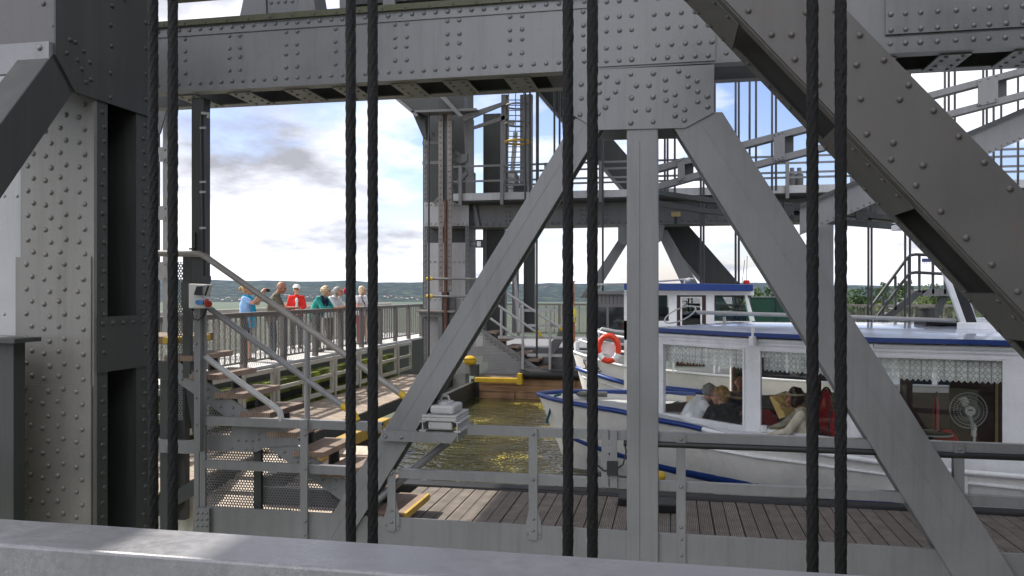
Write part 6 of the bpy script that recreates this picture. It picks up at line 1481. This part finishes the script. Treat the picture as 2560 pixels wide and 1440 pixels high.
m.caps(Hd(-.03, .10, .022), Hd(.03, .10, .022), .006*S, .006*S, 6); m.build('sunglasses', M['black'], root)
# teal woman
P = person('woman with curly blond hair in a teal jacket resting both arms on the railing', onwalk(789, -9.78), R(-95), 1.90, lean=R(24), top=cloth('teal_jacket', (.012, .26, .22)), sleeves='long', legs=cloth('teal_trousers', (.02, .07, .07)), hair=HW, style='curly', hpitch=R(-16), hyaw=R(25), wide=1.1,
    arms={1: ((.27, .36, 1.12), (.10, .56, 1.14)), -1: ((-.25, .34, 1.14), (-.02, .54, 1.15))})
root, U, G, Hd, S = P[:5]
m = MB(); torsoN = None; m.caps(U(-.07, .04, 1.0), U(-.08, .05, 1.36), .125*S, .105*S); m.caps(U(.07, .04, 1.0), U(.08, .05, 1.36), .125*S, .105*S); m.caps(U(-.06, .0, 1.45), U(.06, .0, 1.45), .06*S, .06*S); piece('vest', m, cloth('navy_vest', (.012, .018, .06)), root)
# grey haired woman
P = person('grey haired woman in a white blouse leaning over the railing beside the teal jacket', onwalk(820, -9.78), R(-95), 1.90, lean=R(24), top=cloth('white_blouse', (.70, .74, .76)), sleeves='elbow', legs=cloth('khaki_trousers', (.10, .085, .06)), hair=HG, style='bun', hpitch=R(-14), hyaw=R(10), wide=1.08,
    arms={1: ((.26, .36, 1.13), (.12, .60, 1.16)), -1: ((-.26, .33, 1.12), (-.10, .58, 1.15))})
P = person('blond woman in a white top with a dark bag strap behind the third rope pair', onwalk(900, -9.75), R(-110), 1.86, lean=R(6), top=cloth('white_top', (.74, .73, .74)), sleeves='short', legs=cloth('crimson_trousers', (.30, .02, .03)), hair=HW, style='bob', hyaw=R(20),
    arms={1: ((.25, .14, 1.16), (.10, .34, 1.10)), -1: ((-.25, .16, 1.14), (-.12, .36, 1.10))})
root, U, G, Hd, S = P[:5]; m = MB(); m.tube([U(.12, .10, 1.45), U(.02, .17, 1.25), U(-.14, .14, .98)], .014*S, 6); m.build('bag_strap', M['black'], root)
P = person('brown haired woman in a dark t-shirt half hidden by the wire rope at the railing', onwalk(921, -9.75), R(-110), 1.84, lean=R(10), top=cloth('brown_tee', (.10, .065, .06)), sleeves='short', legs=cloth('beige_trousers', (.35, .28, .2)), hair=HB, style='short', hyaw=R(10),
    arms={1: ((.26, .16, 1.14), (.16, .40, 1.12)), -1: ((-.26, .10, 1.12), (-.18, .36, 1.13))})
m = MB(); q = aY(872, 722, 21.5); m.ell(q, (.20, .06, .10), 12, 8, Matrix.Rotation(R(-35), 3, 'Y')); tag(m.build('red_cap', cloth('red_cap', (.55, .01, .05))), 'red cap held up in the air beside the third rope pair', 'cap')

# people in the cabin
def cabinp(label, xp, Y, zhead, rz, Hh=1.88, **k):
    # place a seated person so that the top of the head reaches zhead
    x = pX(xp, Y); ln = k.get('lean', 0); S_ = Hh/1.75; top_ = (.52+(1.73-.93)*math.cos(ln))*S_
    return person(label, (x, Y, zhead-top_), rz, Hh, sit=True, **k)
cabinp('grey haired man in a white polo shirt bending over the cabin table', 1712, 13.2, pz(1786, 962, 13.2), R(-78), lean=R(30), top=cloth('white_polo', (.86, .87, .90)), legs=cloth('jeans', (.04, .05, .08)), hair=HG, hpitch=R(-25), skin='skin', wide=1.15,
    arms={1: ((.26, .38, .72), (.12, .62, .66)), -1: ((-.25, .36, .72), (-.05, .62, .68))}, neck_fwd=.03)
cabinp('blond woman in black with pinned up hair, her back turned, beside the white polo', 1822, 12.75, pz(1812, 982, 12.6), R(20), lean=R(24), top=cloth('black_dress', (.008, .008, .010)), sleeves='short', legs=cloth('black_skirt', (.01, .01, .01)), hair=HB, style='curly', hyaw=R(50), hpitch=R(-10),
    arms={1: ((.22, .28, .78), (-.02, .42, .92)), -1: ((-.30, .25, .72), (-.22, .42, .90))})
cabinp('bearded man in a dark suit facing the window, partly behind the window frame', 1853, 14.2, pz(1853, 938, 14.2), R(165), lean=R(4), top=cloth('dark_suit', (.012, .014, .016)), sleeves='long', legs=cloth('suit_trousers', (.012, .014, .016)), hair=HD, skin='skin2', hyaw=R(10), hpitch=R(-12),
    arms={1: ((.24, .1, .80), (.1, .35, .78)), -1: ((-.24, .1, .80), (-.1, .35, .78))})
P = cabinp('woman in a cream jacket and straw visor seated at the laid table', 2020, 12.0, pz(2015, 975, 12.0), R(82), lean=R(12), top=cloth('cream_jacket', (.52, .48, .38)), sleeves='long', legs=cloth('cream_skirt', (.4, .38, .3)), hair=HD, style='bob', skin='skin2', hpitch=R(-6),
    arms={1: ((.25, .28, .80), (.12, .50, .72)), -1: ((-.27, .25, .78), (-.15, .46, .70))})
root, U, G, Hd, S, sh, el, ha, RM = P
m = MB(); m.ell(Hd(0, .12, .035), (.075*S, .075*S, .010*S), 14, 5, RM); m.tube([Hd(.085*math.cos(q), -.01+.10*math.sin(q), .045) for q in [2*math.pi*k/16 for k in range(16)]], .014*S, 6, close=True); m.build('visor', cloth('straw', (.5, .42, .26)), root)
# somebody inside the far wheelhouse
P = person('skipper in the wheelhouse of the far boat, seen small through the door pane', (pX(1733, 18.6), 18.6, -2.25), R(120), 1.80, top=cloth('skipper_shirt', (.10, .12, .16)), sleeves='long', legs=cloth('skipper_trousers', (.03, .03, .05)), hair=HG, skin='skin2')

# ================================================================== LANDSCAPE
def hill_z(px, d):
    q = (d-3700)/2900
    if q < 0: return -50
    top = (28-.011*(px-500) if px < 1200 else 20) if px < 2000 else 14
    top = max(13, top)+3.2*mno.noise(Vector((px*.004, 3, 0)))+1.3*mno.noise(Vector((px*.02, 9, 0)))
    return -51+(top/F*6000+50)*min(1, (math.sin(min(q, .8)/.8*math.pi/2))**1.3)+14*q*mno.noise(Vector((px*.012, d*.0016, 1)))
def world_of(px, d):
    u = (px-1280)/F; return ((u*CT-ST)*d, (u*ST+CT)*d)
hw_ = simple('house_wall', (.72, .70, .66), .8); hr_ = simple('house_roof', (.22, .09, .06), .8)
hs0 = thing('village_house', 'tiny pale house with a red roof on the far wooded hillside', 'house', (0, 0, 0), 'village houses on the far hillside')
m = MB(); m.box(-7, 7, -5, 5, -2, 5); m.build('wall', hw_, hs0); m = MB(); m.prism([(-5.6, 5), (5.6, 5), (0, 9)], 'x', -7.4, 7.4); m.build('roof', hr_, hs0)
rr = random.Random(4); first = True
spots = [(524, 747), (538, 749), (545, 748), (556, 750), (566, 745), (572, 744), (580, 752), (600, 750), (640, 757), (664, 756), (714, 738), (722, 739), (728, 742), (768, 743), (776, 741), (781, 744), (795, 742), (836, 744), (845, 746), (962, 742), (970, 744), (978, 741), (990, 745), (1004, 744), (1018, 747), (1030, 745), (1044, 749), (1352, 718), (1360, 719), (1366, 717)]
for px, py in spots:
    best = None
    for k in range(120):
        d = 3720+k*18; y = YH-hill_z(px, d)/d*F
        if y <= py: best = d; break
    d = best or 3760; o = hs0 if first else dup(hs0, (0, 0, 0)); first = False
    x, y = world_of(px, d); o.location = (x, y, hill_z(px, d)-1.5); o.rotation_euler = (0, 0, rr.uniform(-.6, .6)); s_ = rr.uniform(.5, .95); o.scale = (s_, s_, s_)
# wooded slope at right, close behind the lift
m = MB(); vs = []; fs = []; nx = 60; ny = 10
for j in range(ny+1):
    for i in range(nx+1):
        px = 1850+i/nx*1100; d = 90+j/ny*430; x, y = world_of(px, d); rise = min(1, (px-1850)/300)
        vs.append((x, y, -50.5+rise*(34*math.sin(j/ny*math.pi*.62+.1))+1.5*mno.noise(Vector((x*.02, y*.02, 0)))))
for j in range(ny):
    for i in range(nx): a = j*(nx+1)+i; fs.append((a, a+1, a+nx+2, a+nx+1))
m.add(vs, fs, True); o = m.build('hillside', m_forest('slope_scrub', .25, (.02, .035, .010), (.045, .065, .018), (.09, .11, .035))); tag(o, kind='structure')
def slope_z(px, d): j = (d-90)/430; return -50.5+min(1, (px-1850)/300)*(34*math.sin(j*math.pi*.62+.1))
def tree_mesh(kind, seed):
    r = random.Random(seed); cr = MB(); Ht = 15
    blobs = []
    if kind == 0:
        for i in range(26): q = r.uniform(0, 6.28); z = r.uniform(4.0, 14.0); w = 4.2*math.sin((z-2.5)/13*math.pi)**.7; d = r.uniform(.2, 1)*w; blobs.append((d*math.cos(q), d*math.sin(q), z, r.uniform(1.0, 1.9)))
    else:
        for i in range(22): z = r.uniform(5, 15.5); w = 2.9*(1-(z-5)/12.5); q = r.uniform(0, 6.28); d = r.uniform(.1, 1)*w; blobs.append((d*math.cos(q), d*math.sin(q), z, r.uniform(.7, 1.3)))
    vs = []; fs = []
    for bx_, by_, bz_, br_ in blobs:
        for k in range(46):
            v = Vector((r.gauss(0, 1), r.gauss(0, 1), r.gauss(0, 1))).normalized()*br_*r.uniform(.55, 1.05); c = Vector((bx_, by_, bz_))+v; a = Vector((r.gauss(0, 1), r.gauss(0, 1), r.gauss(0, 1))).normalized(); b_ = a.orthogonal().normalized(); s_ = r.uniform(.22, .42); i0 = len(vs)
            vs += [c+a*s_, c+b_*s_, c-a*s_*.8, c-b_*s_*.9]; fs.append((i0, i0+1, i0+2, i0+3))
    cr.add(vs, fs)
    tr = MB(); tr.tube([(0, 0, -1), (.1, 0, 3), (0, .15, 7), (.05, 0, 12)], [.34, .27, .18, .05], 8)
    for k in range(6): q = k*1.1; z = 4+k*1.1; tr.tube([(0, 0, z), (1.1*math.cos(q), 1.1*math.sin(q), z+.9), (2.2*math.cos(q), 2.2*math.sin(q), z+1.9)], [.10, .07, .03], 5)
    return cr, tr
protos = []
tl = ['broadleaf tree with a rounded dark green crown beyond the rear railing', 'slender pale green tree beyond the rear railing', 'broad pale green tree beyond the rear railing', 'slim dark conifer like tree rising above the treeline']
for k, (kind, mt) in enumerate(((0, 'leaf'), (1, 'leaf2'), (0, 'leaf2'), (1, 'leaf'))):
    t = thing('tree', tl[k], 'tree', (0, 0, 0), 'trees beyond the rear railing'); c, tr = tree_mesh(kind, 20+k); c.build('crown', M[mt], t); tr.build('trunk', M['bark'], t); protos.append([t, False])
rr = random.Random(11)
def put_tree(px, d, ztop, k):
    p, used = protos[k]; o = p if not used else dup(p, (0, 0, 0)); protos[k][1] = True
    x, y = world_of(px, d); zb = max(slope_z(px, d), -50); h = ztop-zb; s_ = h/15.5
    o.location = (x, y, zb-.3); w_ = s_*rr.uniform(.85, 1.2) if h < 30 else s_*.8; o.scale = (w_, w_, s_); o.rotation_euler = (0, 0, rr.uniform(0, 6.28))
px = 1860
while px < 2700:
    d = rr.uniform(330, 430); top = interp2([(1850, 712), (1960, 712), (2100, 722), (2170, 716), (2250, 708), (2400, 704), (2700, 700)], px)+rr.uniform(-5, 7); put_tree(px, d, (YH-top)/F*d, rr.choice((0, 0, 3, 2))); px += rr.uniform(17, 30)
px = 2090
while px < 2680:
    d = rr.uniform(150, 230); top = rr.uniform(735, 775); put_tree(px, d, (YH-top)/F*d, rr.choice((1, 2, 2, 0))); px += rr.uniform(28, 48)
# scrub and reeds of the valley seen through the railings
px = 1340

# haze
def haze():
    m = MB(); m.box(-9500, 9500, -3000, 9500, -51, 75); o = m.build('haze', M['white']); t = MT('haze_air'); t.N.remove(t.b)
    v = t.n('ShaderNodeVolumePrincipled'); v.inputs['Color'].default_value = (.42, .62, 1, 1); v.inputs['Density'].default_value = .000018; v.inputs['Anisotropy'].default_value = .2
    t.L.new(v.outputs[0], t.out.inputs['Volume']); o.data.materials.clear(); o.data.materials.append(t.m); tag(o, kind='stuff'); return o
haze()
